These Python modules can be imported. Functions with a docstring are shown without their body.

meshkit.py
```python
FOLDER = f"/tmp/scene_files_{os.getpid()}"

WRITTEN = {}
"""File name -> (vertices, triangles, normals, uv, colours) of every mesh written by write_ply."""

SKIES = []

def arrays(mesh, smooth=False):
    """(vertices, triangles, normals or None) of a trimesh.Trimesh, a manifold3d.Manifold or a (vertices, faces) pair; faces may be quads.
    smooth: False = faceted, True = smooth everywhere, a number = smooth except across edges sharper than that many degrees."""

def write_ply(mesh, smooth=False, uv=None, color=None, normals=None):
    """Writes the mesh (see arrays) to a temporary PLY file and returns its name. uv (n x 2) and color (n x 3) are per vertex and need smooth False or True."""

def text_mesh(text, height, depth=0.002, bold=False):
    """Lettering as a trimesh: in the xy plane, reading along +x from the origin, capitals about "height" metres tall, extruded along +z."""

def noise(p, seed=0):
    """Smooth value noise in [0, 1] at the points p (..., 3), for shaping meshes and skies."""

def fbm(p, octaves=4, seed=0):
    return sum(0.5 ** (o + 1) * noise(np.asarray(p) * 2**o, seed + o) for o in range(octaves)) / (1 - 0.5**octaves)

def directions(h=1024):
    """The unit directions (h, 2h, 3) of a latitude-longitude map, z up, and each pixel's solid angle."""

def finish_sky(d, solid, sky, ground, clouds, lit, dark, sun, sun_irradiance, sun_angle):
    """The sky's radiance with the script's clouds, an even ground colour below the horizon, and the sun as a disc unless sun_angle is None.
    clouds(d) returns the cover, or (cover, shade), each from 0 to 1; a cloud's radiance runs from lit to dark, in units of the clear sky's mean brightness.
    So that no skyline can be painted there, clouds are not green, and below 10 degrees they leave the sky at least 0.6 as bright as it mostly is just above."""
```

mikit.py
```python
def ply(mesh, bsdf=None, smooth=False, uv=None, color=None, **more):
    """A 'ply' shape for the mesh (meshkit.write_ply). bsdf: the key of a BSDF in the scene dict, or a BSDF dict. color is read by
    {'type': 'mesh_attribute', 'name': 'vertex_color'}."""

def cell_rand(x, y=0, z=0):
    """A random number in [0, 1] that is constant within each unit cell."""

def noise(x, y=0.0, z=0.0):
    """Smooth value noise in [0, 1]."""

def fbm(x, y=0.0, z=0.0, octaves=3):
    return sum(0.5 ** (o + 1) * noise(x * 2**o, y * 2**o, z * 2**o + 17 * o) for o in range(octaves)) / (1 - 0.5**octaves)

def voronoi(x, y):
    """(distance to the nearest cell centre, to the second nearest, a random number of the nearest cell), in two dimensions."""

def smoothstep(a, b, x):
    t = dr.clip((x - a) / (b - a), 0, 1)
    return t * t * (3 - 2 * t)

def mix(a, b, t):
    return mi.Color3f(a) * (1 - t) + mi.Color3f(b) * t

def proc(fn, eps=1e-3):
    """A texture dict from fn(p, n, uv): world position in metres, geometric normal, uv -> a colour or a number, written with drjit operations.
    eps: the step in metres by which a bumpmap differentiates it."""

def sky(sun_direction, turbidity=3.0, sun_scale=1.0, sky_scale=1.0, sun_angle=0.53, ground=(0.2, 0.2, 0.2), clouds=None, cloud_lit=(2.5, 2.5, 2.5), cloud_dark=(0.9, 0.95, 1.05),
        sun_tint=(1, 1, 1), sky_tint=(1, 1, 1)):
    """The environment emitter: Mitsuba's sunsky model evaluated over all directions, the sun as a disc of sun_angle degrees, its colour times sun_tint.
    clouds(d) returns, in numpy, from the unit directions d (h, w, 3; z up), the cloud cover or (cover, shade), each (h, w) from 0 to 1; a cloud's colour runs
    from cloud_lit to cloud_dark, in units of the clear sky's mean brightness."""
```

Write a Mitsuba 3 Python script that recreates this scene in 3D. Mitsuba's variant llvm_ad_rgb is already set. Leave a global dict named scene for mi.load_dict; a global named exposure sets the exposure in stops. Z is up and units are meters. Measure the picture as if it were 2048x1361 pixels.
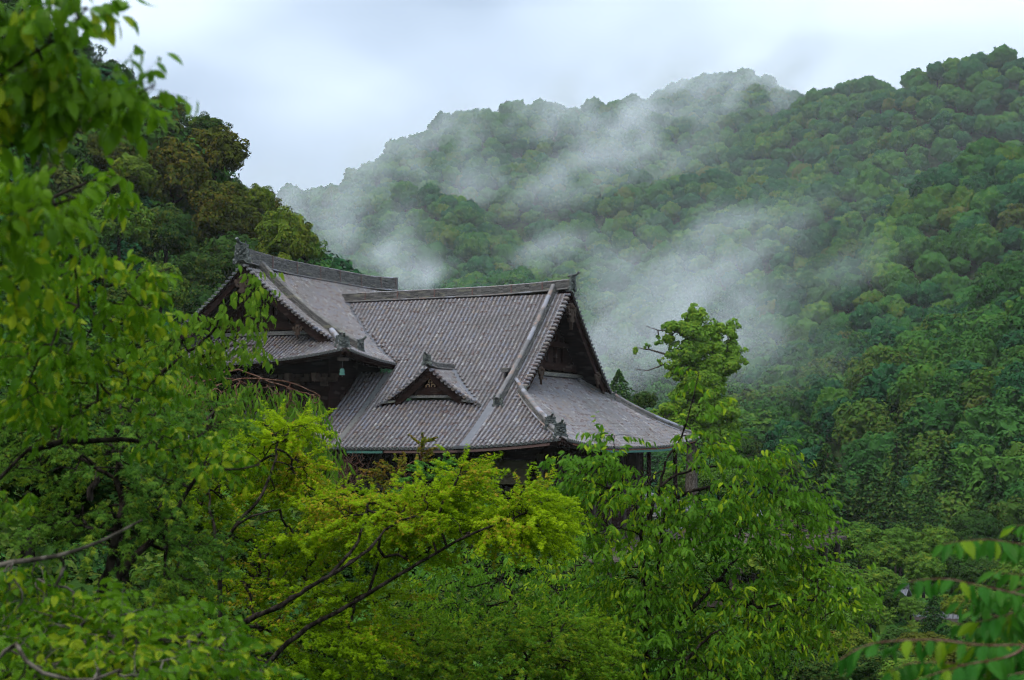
import math
import numpy as np
import trimesh
import drjit as dr
import mitsuba as mi
import mikit, meshkit
from mikit import proc, noise, fbm, cell_rand, smoothstep, mix
from scipy.interpolate import RBFInterpolator
from scipy.spatial import cKDTree

T4 = mi.ScalarTransform4f
scene, labels = {}, {}

# ------------------------------------------------------------------ camera, sky, exposure
EYE = np.array([0.0, 0.0, 40.0])
FPX, PITCH = 2844.0, 0.065                      # focal length in pixels of the 2048 wide photograph, upward pitch
CP, SP = math.cos(PITCH), math.sin(PITCH)
scene['camera'] = {
    'type': 'thinlens', 'fov': math.degrees(2 * math.atan(1024 / FPX)), 'fov_axis': 'x',
    'aperture_radius': 0.0056, 'focus_distance': 80.0, 'near_clip': 0.2, 'far_clip': 6000.0,
    'to_world': T4().look_at(origin=EYE.tolist(), target=(EYE + [0, CP, SP]).tolist(), up=[0, 0, 1]),
    'medium': {'type': 'ref', 'id': 'haze_air'},
}


def cloud_layer(d):
    el = np.clip(d[..., 2], 0, 1)
    n = meshkit.fbm(d * [2.6, 2.6, 6.0] + 3.1, 5, 11)
    streak = meshkit.fbm(d * [5.0, 5.0, 9.0] + [1.7, 4.2, 0.4], 4, 23)
    shade = 0.84 - 0.66 * el + 0.75 * (n - 0.5) + 0.45 * (streak - 0.5)
    return np.ones(el.shape), np.clip(shade, 0, 1)


scene['sky'] = mikit.sky([-0.35, -0.35, 0.87], turbidity=3, sun_scale=0.12, sun_angle=30, clouds=cloud_layer,
                         cloud_lit=(2.45, 2.78, 3.20), cloud_dark=(0.34, 0.50, 0.74), ground=(0.05, 0.07, 0.04))
exposure = 3.15
HAZE_DENSITY = 0.00010
scene['haze_air'] = {'type': 'homogeneous', 'albedo': {'type': 'rgb', 'value': [0.955, 0.96, 0.965]}, 'sigma_t': HAZE_DENSITY}


def P(px, py, d):
    """The point at depth d (metres along the view axis) that the photograph shows at pixel px, py."""
    x, u = (px - 1024) / FPX * d, (680.5 - py) / FPX * d
    return EYE + np.array([x, d * CP - u * SP, d * SP + u * CP])


# ------------------------------------------------------------------ helpers
def rgb(*c):
    return {'type': 'rgb', 'value': list(c)}


def add(key, mesh, bsdf, uv=None, smooth=False, label=None, category=None, group=None, kind=None, **more):
    k, n = key, 0
    while k in scene:
        n += 1
        k = f'{key}_{n:03d}'
    scene[k] = mikit.ply(mesh, bsdf, smooth=smooth, uv=uv, **more)
    tag(k, label, category, group, kind)
    return k


def tag(k, label=None, category=None, group=None, kind=None):
    d = {a: b for a, b in (('label', label), ('category', category), ('group', group), ('kind', kind)) if b}
    if d:
        labels[k] = {**labels.get(k, {}), **d}


class Bag:
    """Collects pieces (vertices, triangles, uv) that become one mesh."""
    def __init__(self):
        self.v, self.f, self.t, self.n = [], [], [], 0

    def put(self, v, f, uv=None):
        v, f = np.asarray(v, float), np.asarray(f, int)
        if f.shape[1] == 4:
            f = np.vstack([f[:, [0, 1, 2]], f[:, [0, 2, 3]]])
        self.v.append(v)
        self.f.append(f + self.n)
        self.t.append(np.zeros((len(v), 2)) if uv is None else np.asarray(uv, float))
        self.n += len(v)
        return self

    def box(self, c, ax, half, uid=0.0):
        """A box: centre c, axes ax (rows), half sizes."""
        s = np.array([[x, y, z] for x in (-1, 1) for y in (-1, 1) for z in (-1, 1)], float) * half
        q = [[0, 1, 3, 2], [4, 6, 7, 5], [0, 4, 5, 1], [2, 3, 7, 6], [0, 2, 6, 4], [1, 5, 7, 3]]
        return self.put(s @ np.asarray(ax, float) + c, q, np.column_stack([np.full(8, uid), s[:, 0]]))

    def beam(self, a, b, w, h, up=(0, 0, 1), uid=0.0):
        a, b = np.asarray(a, float), np.asarray(b, float)
        x = (b - a) / max(np.linalg.norm(b - a), 1e-9)
        y = np.cross(up, x)
        y /= max(np.linalg.norm(y), 1e-9)
        return self.box((a + b) / 2, [x, y, np.cross(x, y)], [np.linalg.norm(b - a) / 2, w / 2, h / 2], uid)

    def mesh(self):
        return np.vstack(self.v), np.vstack(self.f)

    def uv(self):
        return np.vstack(self.t)


def tubes(p0, p1, r0, r1, sides=5, bend=None):
    """Many tapered tubes at once, from p0 to p1 (n, 3)."""
    p0, p1 = np.atleast_2d(p0).astype(float), np.atleast_2d(p1).astype(float)
    n = len(p0)
    t = p1 - p0
    t /= np.linalg.norm(t, axis=1, keepdims=True) + 1e-9
    a = np.cross(t, np.where(np.abs(t[:, 2:]) < 0.9, [[0, 0, 1.0]], [[1.0, 0, 0]]))
    a /= np.linalg.norm(a, axis=1, keepdims=True) + 1e-9
    b = np.cross(t, a)
    g = np.arange(sides) * 2 * np.pi / sides
    ring = np.cos(g)[None, :, None] * a[:, None] + np.sin(g)[None, :, None] * b[:, None]
    v = np.concatenate([p0[:, None] + ring * np.reshape(r0, (-1, 1, 1)), p1[:, None] + ring * np.reshape(r1, (-1, 1, 1))], 1)
    k = np.arange(sides)
    q = np.stack([k, (k + 1) % sides, (k + 1) % sides + sides, k + sides], 1)
    f = (q[None] + (np.arange(n) * 2 * sides)[:, None, None]).reshape(-1, 4)
    return v.reshape(-1, 3), np.vstack([f[:, [0, 1, 2]], f[:, [0, 2, 3]]])


def tube_path(pts, radii, sides=7):
    pts, radii = np.asarray(pts, float), np.broadcast_to(radii, (len(pts),))
    t = np.gradient(pts, axis=0)
    t /= np.linalg.norm(t, axis=1, keepdims=True) + 1e-9
    a = np.cross(t, np.where(np.abs(t[:, 2:]) < 0.9, [[0, 0, 1.0]], [[1.0, 0, 0]]))
    a /= np.linalg.norm(a, axis=1, keepdims=True) + 1e-9
    b = np.cross(t, a)
    g = np.arange(sides) * 2 * np.pi / sides
    v = pts[:, None] + radii[:, None, None] * (np.cos(g)[None, :, None] * a[:, None] + np.sin(g)[None, :, None] * b[:, None])
    i, j = np.meshgrid(np.arange(len(pts) - 1), np.arange(sides), indexing='ij')
    q = np.stack([i * sides + j, i * sides + (j + 1) % sides, (i + 1) * sides + (j + 1) % sides, (i + 1) * sides + j], -1).reshape(-1, 4)
    return v.reshape(-1, 3), np.vstack([q[:, [0, 1, 2]], q[:, [0, 2, 3]]])


def unit(v):
    return v / (np.linalg.norm(v, axis=-1, keepdims=True) + 1e-12)


def stamp(template, faces, pos, x, z, size, ids, width=None):
    """Copies of a small template (k, 3: along x, across y, along normal z) at pos with axes x and z."""
    x = unit(x)
    y = unit(np.cross(z, x))
    z = np.cross(x, y)
    s = np.reshape(size, (-1, 1, 1))
    w = s if width is None else s * np.reshape(width, (-1, 1, 1))
    v = pos[:, None] + s * template[None, :, :1] * x[:, None] + w * template[None, :, 1:2] * y[:, None] + s * template[None, :, 2:] * z[:, None]
    k = len(template)
    f = (faces[None] + (np.arange(len(pos)) * k)[:, None, None]).reshape(-1, 3)
    uv = np.column_stack([np.repeat(ids, k), np.tile(template[:, 0], len(pos))])
    return v.reshape(-1, 3), f, uv


# ------------------------------------------------------------------ materials
def foliage(key, c0, c1, c2, scale=0.11, trans=0.8, share=0.25, gloss=0.06, rough=0.4, thin=True, leafy=0.55):
    """Leaf colour: mixed from leaf to leaf between c0 and c1, some leaves c2; large patches vary too."""
    def col(p, n, uv):
        r = cell_rand(uv.x * 9973.0, 3.0, 1.0)
        q = cell_rand(uv.x * 9973.0, 5.0, 2.0)
        big = noise(p.x * scale, p.y * scale, p.z * scale)
        c = mix(c0, c1, dr.clip(leafy * (r - 0.5) + 0.27 + 0.9 * (big - 0.25), 0, 1))
        patch = noise(p.x * scale * 2.3 + 31.0, p.y * scale * 2.3, p.z * scale * 2.3)
        return mix(c, c2, dr.select(q + 0.9 * (patch - 0.5) < share, mi.Float(0.8), mi.Float(0.0)))
    if thin:
        scene[key] = {'type': 'principledthin', 'base_color': proc(col), 'roughness': rough, 'spec_trans': gloss, 'diff_trans': trans, 'eta': 1.45}
    else:
        scene[key] = {'type': 'twosided', 'bsdf': {'type': 'diffuse', 'reflectance': proc(col)}}


def bark(key, a, b, scale=14.0):
    def col(p, n, uv):
        return mix(a, b, smoothstep(0.35, 0.7, fbm(p.x * scale, p.y * scale, p.z * scale * 0.4, 3)))
    scene[key] = {'type': 'twosided', 'bsdf': {'type': 'diffuse', 'reflectance': proc(col)}}

# ------------------------------------------------------------------ the ground and the mountain: one sheet through measured heights
GROUND_MARKS = [
    # px, py of the canopy in the photograph, depth, canopy height above the ground
    # far mountain, crest
    (350, 470, 760, 8), (530, 385, 800, 8), (620, 350, 830, 8), (700, 318, 860, 8), (800, 265, 900, 8), (900, 222, 940, 8), (1000, 196, 960, 8), (1070, 183, 970, 8), (1140, 198, 990, 8),
    (1250, 178, 1010, 8), (1330, 142, 1040, 8), (1400, 120, 1060, 8), (1500, 118, 1070, 8), (1560, 135, 1060, 12), (1630, 168, 1040, 22), (1720, 190, 1040, 26), (1850, 230, 1040, 8), (2100, 200, 1060, 8),
    # far mountain, flank
    (560, 440, 640, 8), (700, 440, 650, 8), (800, 380, 720, 8), (950, 330, 760, 8), (1000, 420, 660, 8), (1150, 300, 820, 8), (1200, 400, 690, 8), (1400, 240, 870, 8), (1400, 350, 730, 8), (1500, 300, 780, 8),
    (640, 520, 480, 8), (800, 520, 540, 8), (900, 560, 480, 8), (1050, 520, 560, 8), (1200, 560, 480, 8), (1350, 470, 560, 8), (1300, 650, 380, 8), (1450, 600, 380, 8), (1250, 740, 300, 8), (1400, 720, 300, 8),
    (900, 640, 380, 8), (700, 600, 380, 8), (1480, 780, 260, 8), (1000, 740, 290, 8),
    # right mountain
    (1600, 190, 870, 14), (1640, 165, 860, 18), (1700, 135, 840, 12), (1760, 112, 830, 12), (1840, 132, 820, 16), (1900, 136, 800, 18), (1960, 120, 770, 20), (2048, 102, 740, 24), (2160, 90, 720, 26),
    (1600, 260, 760, 8), (1750, 240, 690, 8), (1900, 230, 640, 8), (2048, 180, 640, 8), (1650, 350, 620, 8), (1800, 340, 560, 8),
    # nearer right slope
    (1520, 540, 400, 8), (1600, 500, 410, 8), (1700, 440, 420, 8), (1800, 380, 430, 8), (1900, 318, 440, 8), (1980, 290, 440, 8), (2100, 250, 440, 8),
    (1600, 640, 330, 8), (1750, 560, 340, 8), (1900, 460, 350, 8), (2050, 420, 350, 8), (1620, 760, 270, 8), (1760, 700, 265, 8), (1900, 640, 260, 8), (2060, 580, 260, 8),
    (1600, 880, 210, 8), (1750, 840, 200, 8), (1900, 820, 190, 8), (2060, 780, 190, 8), (1700, 980, 160, 9), (1900, 960, 150, 9), (2080, 940, 150, 9),
    # left hill behind the hall
    (-200, -250, 230, 11), (0, -60, 220, 11), (150, 100, 210, 11), (300, 190, 200, 11), (400, 250, 195, 12), (500, 350, 185, 12), (560, 420, 180, 12), (620, 470, 178, 11), (650, 540, 170, 11),
    (0, 200, 150, 11), (200, 330, 150, 11), (350, 420, 150, 11), (450, 560, 148, 11), (520, 640, 145, 11), (0, 400, 120, 10), (200, 500, 122, 10), (330, 600, 120, 10), (-300, 0, 160, 11), (-300, 400, 100, 10),
]
marks = [P(a, b, d) - [0, 0, h + (0.015 * d if d > 280 else 3.5 if a < 660 and d > 140 else 0)] for a, b, d, h in GROUND_MARKS]
H0 = EYE[2]
marks += [  # the slope below the camera, the terrace of the hall and the valley to its right; behind the crests the ground falls again
    (0, 0, H0 - 5), (-12, 8, H0 - 4), (12, 8, H0 - 8), (-25, 25, H0 - 6), (0, 25, H0 - 10), (22, 25, H0 - 15), (-40, 55, H0 - 6), (-10, 55, H0 - 11), (14, 55, H0 - 16), (40, 60, H0 - 22),
    (-25, 78, H0 - 7.8), (-8, 84, H0 - 7.8), (-2, 100, H0 - 7.8), (-20, 105, H0 - 7.8), (-40, 95, H0 - 6), (10, 92, H0 - 13), (18, 108, H0 - 14), (30, 115, H0 - 20), (0, 125, H0 - 12), (-25, 130, H0 - 6),
    (45, 90, H0 - 24), (70, 110, H0 - 24), (20, 140, H0 - 19), (50, 145, H0 - 21), (-60, 30, H0 + 6), (-80, 70, H0 + 14), (60, 20, H0 - 18), (0, -60, H0 + 12), (-60, -60, H0 + 20), (80, -60, H0 - 4),
    (-60, 290, H0 - 10), (-20, 210, H0 - 14), (40, 200, H0 - 18), (-120, 330, H0 + 10), (-130, 420, H0 + 10), (0, 330, H0 - 8),
    (-160, 1000, H0 + 60), (0, 1150, H0 + 130), (150, 1250, H0 + 160), (260, 1150, H0 + 150), (350, 900, H0 + 150), (500, 800, H0 + 190), (450, 500, H0 + 150), (300, 250, H0 + 70), (230, 120, H0 + 20),
    (-500, 600, H0 + 120), (-350, 300, H0 + 110), (-300, 100, H0 + 70), (500, 100, H0 + 60), (300, -100, H0 + 5), (-300, -150, H0 + 60),
    (250, 520, H0 + 68), (165, 540, H0 + 58), (120, 480, H0 + 22),
]
for a, b, d in ((1560, 545, 470), (1640, 492, 480), (1720, 448, 495), (1810, 392, 505), (1900, 332, 510), (1990, 302, 510), (2090, 265, 510)):
    marks.append(tuple(P(a, b, d) - [0, 0, 24]))      # a hollow behind the nearer right slope
marks = np.array(marks)
_, first = np.unique(np.round(marks[:, :2]), axis=0, return_index=True)
marks = marks[np.sort(first)]


def relief(q):
    """Spurs, gullies and hummocks of the far slopes, in metres."""
    r = np.hypot(q[:, 0], q[:, 1])
    far = np.clip((r - 150) / 250, 0, 1)
    turn = np.column_stack([(q[:, 0] * 0.8 + q[:, 1] * 0.35) / 120.0, (q[:, 1] * 0.8 - q[:, 0] * 0.35) / 260.0, q[:, 0] * 0])
    spur = 1 - np.abs(2 * meshkit.fbm(turn, 2, 8) - 1) * 2.2
    return (meshkit.fbm(np.column_stack([q / 45.0, q[:, 0] * 0]), 3, 5) - 0.5) * far * 14 + (spur - 0.45) * far * 22


# the measured heights hold with the relief laid on
terrain = RBFInterpolator(marks[:, :2] / 100, marks[:, 2] - relief(marks[:, :2]), kernel='thin_plate_spline', smoothing=0.01)


def ground_z(x, y):
    q = np.column_stack([np.ravel(x), np.ravel(y)]).astype(float)
    return (terrain(q / 100) + relief(q)).reshape(np.shape(x))


gx = np.concatenate([np.linspace(-900, -160, 50)[:-1], np.linspace(-160, 160, 130)[:-1], np.linspace(160, 900, 60)])
gy = np.concatenate([np.linspace(-260, -30, 16)[:-1], np.linspace(-30, 170, 90)[:-1], np.linspace(170, 1500, 130)])
GX, GY = np.meshgrid(gx, gy)
GZ = ground_z(GX, GY)
edge = np.clip((np.hypot(GX, GY - 500) - 1000) / 400, 0, 1)
GZ = GZ * (1 - edge) + edge * 20
ny, nx = GX.shape
ii, jj = np.meshgrid(np.arange(ny - 1), np.arange(nx - 1), indexing='ij')
quads = np.stack([ii * nx + jj, ii * nx + jj + 1, (ii + 1) * nx + jj + 1, (ii + 1) * nx + jj], -1).reshape(-1, 4)
ground_v = np.column_stack([GX.ravel(), GY.ravel(), GZ.ravel()])
# the sheet goes on, low and level, to the horizon
rim = np.concatenate([np.arange(nx), np.arange(1, ny) * nx + nx - 1, (ny - 1) * nx + np.arange(nx - 2, -1, -1), np.arange(ny - 2, 0, -1) * nx])
out = ground_v[rim] * 1.0
dirs = unit(out[:, :2] - [0, 500])
out[:, :2] = dirs * 2300 + [0, 500]
out[:, 2] = 0
k = np.arange(len(rim))
skirt = np.stack([rim, len(ground_v) + k, len(ground_v) + (k + 1) % len(rim), rim[(k + 1) % len(rim)]], 1)
quads = np.vstack([quads, skirt])
ground_v = np.vstack([ground_v, out])


def soil(p, n, uv):
    a = fbm(p.x * 0.35, p.y * 0.35, p.z * 0.35, 4)
    c = mix((0.02, 0.035, 0.014), (0.035, 0.06, 0.018), smoothstep(0.3, 0.7, a))
    return mix(c, (0.04, 0.036, 0.022), smoothstep(0.55, 0.75, noise(p.x * 1.3, p.y * 1.3, p.z)))


scene['soil'] = {'type': 'twosided', 'bsdf': {'type': 'diffuse', 'reflectance': proc(soil)}}
add('ground', (ground_v, quads), 'soil', smooth=True, label='wooded ground rising into the forested mountain behind the temple hall', kind='structure')

# ------------------------------------------------------------------ trees of the forest
foliage('leaf_deep', (0.0212, 0.0792, 0.0194), (0.0451, 0.1220, 0.0253), (0.0665, 0.1395, 0.0253), 0.05, share=0.2, thin=False, leafy=0.22)
foliage('leaf_blue', (0.0134, 0.0615, 0.0253), (0.0270, 0.0922, 0.0330), (0.0382, 0.1098, 0.0310), 0.05, share=0.2, thin=False, leafy=0.22)
foliage('leaf_lime', (0.0398, 0.1130, 0.0197), (0.0663, 0.1561, 0.0256), (0.0885, 0.1614, 0.0237), 0.06, share=0.25, thin=False, leafy=0.22)
foliage('leaf_olive', (0.0375, 0.0933, 0.0162), (0.0655, 0.1316, 0.0209), (0.0889, 0.1256, 0.0209), 0.06, share=0.3, thin=False, leafy=0.22)
foliage('leaf_rust', (0.0560, 0.0933, 0.0195), (0.0793, 0.1133, 0.0244), (0.0933, 0.0999, 0.0244), 0.06, share=0.3, thin=False, leafy=0.22)
foliage('leaf_cedar', (0.0223, 0.0656, 0.0192), (0.0484, 0.1173, 0.0264), (0.0746, 0.1252, 0.0216), 0.08, share=0.25, thin=False, leafy=0.22)
foliage('leaf_spring', (0.0372, 0.1105, 0.0213), (0.0665, 0.1569, 0.0291), (0.0478, 0.1279, 0.0291), 0.15, share=0.3, thin=False, leafy=0.22)
bark('bark_grey', (0.06, 0.05, 0.04), (0.14, 0.12, 0.10))
bark('bark_dark', (0.02, 0.016, 0.013), (0.06, 0.05, 0.042))
bark('bark_brown', (0.045, 0.03, 0.022), (0.10, 0.07, 0.055))

CLUMP = np.array([[-0.5, -0.32, -0.06], [0.45, -0.42, -0.1], [0.6, 0.36, -0.12], [-0.42, 0.45, -0.04], [0.05, 0.0, 0.10]])
CLUMP_F = np.array([[0, 1, 4], [1, 2, 4], [2, 3, 4], [3, 0, 4]])
CLUMP2 = np.array([[-0.55, -0.3, -0.05], [0.5, -0.35, -0.1], [0.55, 0.3, -0.1], [-0.45, 0.4, 0.0]])
CLUMP2_F = np.array([[0, 1, 2], [0, 2, 3]])


def puff_crown(seed, lobes, per, clump, tall=0.85, fine=False):
    """A broadleaf crown of radius about 1, its foot at z = 0: lobes of leaf clumps heaped on an uneven dome, with gaps between."""
    r = np.random.default_rng(seed)
    g = (np.arange(lobes) + 0.5) / lobes
    th = np.pi * (1 + 5 ** 0.5) * np.arange(lobes) + r.normal(0, 0.25, lobes)
    el = np.arcsin(np.clip(1 - 1.62 * g, -0.66, 1))
    rad = 0.66 * (1 + r.normal(0, 0.13, lobes))
    squash = 1 + 0.16 * np.sin(2 * th + r.uniform(0, 6)) + 0.1 * np.sin(3 * th + r.uniform(0, 6))
    c = np.column_stack([np.cos(el) * np.cos(th) * rad * squash, np.cos(el) * np.sin(th) * rad * squash, (np.sin(el) * rad + 0.34) * tall])
    lr = r.uniform(0.20, 0.40, lobes) * (28 / lobes) ** 0.33
    who = np.repeat(np.arange(lobes), per)
    n = len(who)
    d = unit(r.normal(size=(n, 3)) + [0, 0, 0.35])
    off = unit(c - [0, 0, 0.1])[who]
    d = unit(d + 0.55 * off)
    rr = lr[who] * (0.75 + 0.3 * r.random(n)) * np.where(r.random(n) < 0.12, 1.22, 1)
    pos = c[who] + d * rr[:, None] * [1, 1, 0.78]
    nor = unit(d + 0.26 * r.normal(size=(n, 3)) + [0, 0, 0.25])
    x = unit(np.cross(nor, r.normal(size=(n, 3))))
    ids = (who * 0.37 + seed * 0.11) % 1 * 0.6 + r.random(n) * 0.4
    t, f = (CLUMP, CLUMP_F) if fine else (CLUMP2, CLUMP2_F)
    return stamp(t, f, pos, x, nor, clump * r.uniform(0.65, 1.35, n), ids)


def dome_crown(seed, lobes, div, tall=1.0, skin=0.05):
    """A far-off broadleaf crown of radius about 1: the skin over a heap of round lobes, finely uneven."""
    r = np.random.default_rng(seed)
    g = (np.arange(lobes) + 0.5) / lobes
    th = np.pi * (1 + 5 ** 0.5) * np.arange(lobes) + r.normal(0, 0.3, lobes)
    el = np.arcsin(np.clip(1 - 1.35 * g, -0.5, 1))
    c = np.column_stack([np.cos(el) * np.cos(th), np.cos(el) * np.sin(th), np.sin(el)]) * (0.62 + r.normal(0, 0.07, lobes))[:, None]
    lr = r.uniform(0.20, 0.36, lobes)
    s = trimesh.creation.icosphere(subdivisions=div)
    d = np.asarray(s.vertices)
    b = d @ c.T
    disc = b * b - (c ** 2).sum(1) + lr ** 2
    rad = np.maximum(np.where(disc > 0, b + np.sqrt(np.maximum(disc, 0)), 0).max(1), 0.60)
    rad *= 1 + skin * (2 * meshkit.fbm(d * 6.5 + seed, 2, seed) - 1) + r.normal(0, skin * 0.35, len(d))
    v = d * rad[:, None] * [1, 1, tall] + [0, 0, 0.5 * tall]
    f = np.asarray(s.faces)
    f = f[(v[f][:, :, 2] > 0.06 * tall).any(1)]
    who = b.argmax(1)
    return v, f, np.column_stack([(who * 0.37 + seed * 0.11) % 1, 0 * rad])


def cone_crown(seed, tiers, per, clump, slim=0.3):
    """A cedar crown, height 1, foot at z = 0: tiers of drooping boughs, ragged outline."""
    r = np.random.default_rng(seed)
    B = Bag()
    for k in range(tiers):
        h = (k + 0.5) / tiers
        R = slim * (1 - h) ** 0.8 * (0.75 + 0.5 * r.random()) + 0.02
        m = max(4, int(per * (1 - 0.75 * h)))
        boughs = max(4, int(9 * (1 - 0.5 * h)))
        a = r.integers(0, boughs, m) * (2 * np.pi / boughs) + r.normal(0, 0.16, m) + k * 1.3
        s = np.sqrt(r.random(m))
        rr = R * s * (1 + 0.2 * np.sin(a * 3 + k))
        pos = np.column_stack([np.cos(a) * rr, np.sin(a) * rr, h + (0.035 - 0.09 * s) * (1 - 0.5 * h) + r.normal(0, 0.008, m)])
        out = np.column_stack([np.cos(a), np.sin(a), -0.35 + 0 * a])
        nor = unit(np.column_stack([np.cos(a) * 0.5, np.sin(a) * 0.5, 0.8 + 0 * a]) + 0.45 * r.normal(size=(m, 3)))
        B.put(*stamp(CLUMP2, CLUMP2_F, pos, out + 0.3 * r.normal(size=(m, 3)), nor, clump * r.uniform(0.7, 1.4, m), r.random(m)))
    return np.vstack(B.v), np.vstack(B.f), B.uv()


def trunk_mesh(seed, height, r0, limbs=5, spread=0.5):
    r = np.random.default_rng(seed)
    z = np.linspace(-0.6, height, 6)
    pts = np.column_stack([np.cumsum(r.normal(0, 0.02 * height, 6)), np.cumsum(r.normal(0, 0.02 * height, 6)), z])
    B = Bag().put(*tube_path(pts, np.linspace(r0, r0 * 0.35, 6), 6))
    for k in range(limbs):
        a, h = k * 2.4 + r.normal(0, 0.3), r.uniform(0.45, 0.9)
        s = pts[0] + (pts[-1] - pts[0]) * h
        e = s + np.array([math.cos(a), math.sin(a), 0.75]) * height * spread * r.uniform(0.6, 1)
        m = (s + e) / 2 + [0, 0, -0.04 * height]
        B.put(*tube_path([s, m, e], [r0 * 0.4, r0 * 0.28, r0 * 0.1], 5))
    return B.mesh()


def group(key, crown, trunk, leaf, wood):
    v, f, uv = crown
    scene[key] = {'type': 'shapegroup', 'crown': mikit.ply((v, f), leaf, uv=uv), 'trunk': mikit.ply(trunk, wood, smooth=True)}


def grown(kind, seed, lobes, per, clump, leaf, h_trunk=0.55, tall=0.85, wood='bark_dark', fine=False):
    """A shape group of unit crown radius: the crown stands on the trunk, the trunk's foot at z = 0."""
    v, f, uv = puff_crown(seed, lobes, per, clump, tall, fine)
    a, b, c = dome_crown(seed, 24, 3, tall, 0.2)
    v, f, uv = np.vstack([v, a * [0.76, 0.76, 0.8]]), np.vstack([f, b + len(v)]), np.vstack([uv, c])
    v = v + [0, 0, h_trunk]
    group(kind, (v, f, uv), trunk_mesh(seed, h_trunk + 0.5, 0.075, 6, 0.5), leaf, wood)


LEAVES = ['deep', 'blue', 'lime', 'olive', 'rust', 'spring']
for i, c in enumerate(LEAVES):
    for s in range(2):
        v, f, uv = dome_crown(10 * i + s, 34, 3, 0.95, 0.17)
        rs = np.random.default_rng(40 + 10 * i + s)
        at = v[rs.choice(len(v), 260)]
        nr = unit(unit(at - [0, 0, 0.4]) + 0.35 * rs.normal(size=at.shape))
        qv, qf, qt = stamp(CLUMP2, CLUMP2_F, at * [1.02, 1.02, 1.0] + 0.03 * nr, np.cross(nr, rs.normal(size=at.shape)), nr, rs.uniform(0.10, 0.22, 260), rs.random(260))
        v, f, uv = np.vstack([v, qv]), np.vstack([f, qf + len(v)]), np.vstack([uv, qt])
        scene[f'far_{c}_{s}'] = {'type': 'shapegroup', 'crown': mikit.ply((v + [0, 0, 0.5], f), f'leaf_{c}', uv=uv, smooth=True), 'trunk': mikit.ply(trunk_mesh(s, 0.9, 0.07, 0), 'bark_dark', smooth=True)}
        grown(f'mid_{c}_{s}', 100 + 10 * i + s, 40, 70, 0.094, f'leaf_{c}', 0.42, tall=1.0)
        grown(f'near_{c}_{s}', 200 + 10 * i + s, 64, 120, 0.058, f'leaf_{c}', 0.42, tall=0.98)
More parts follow.
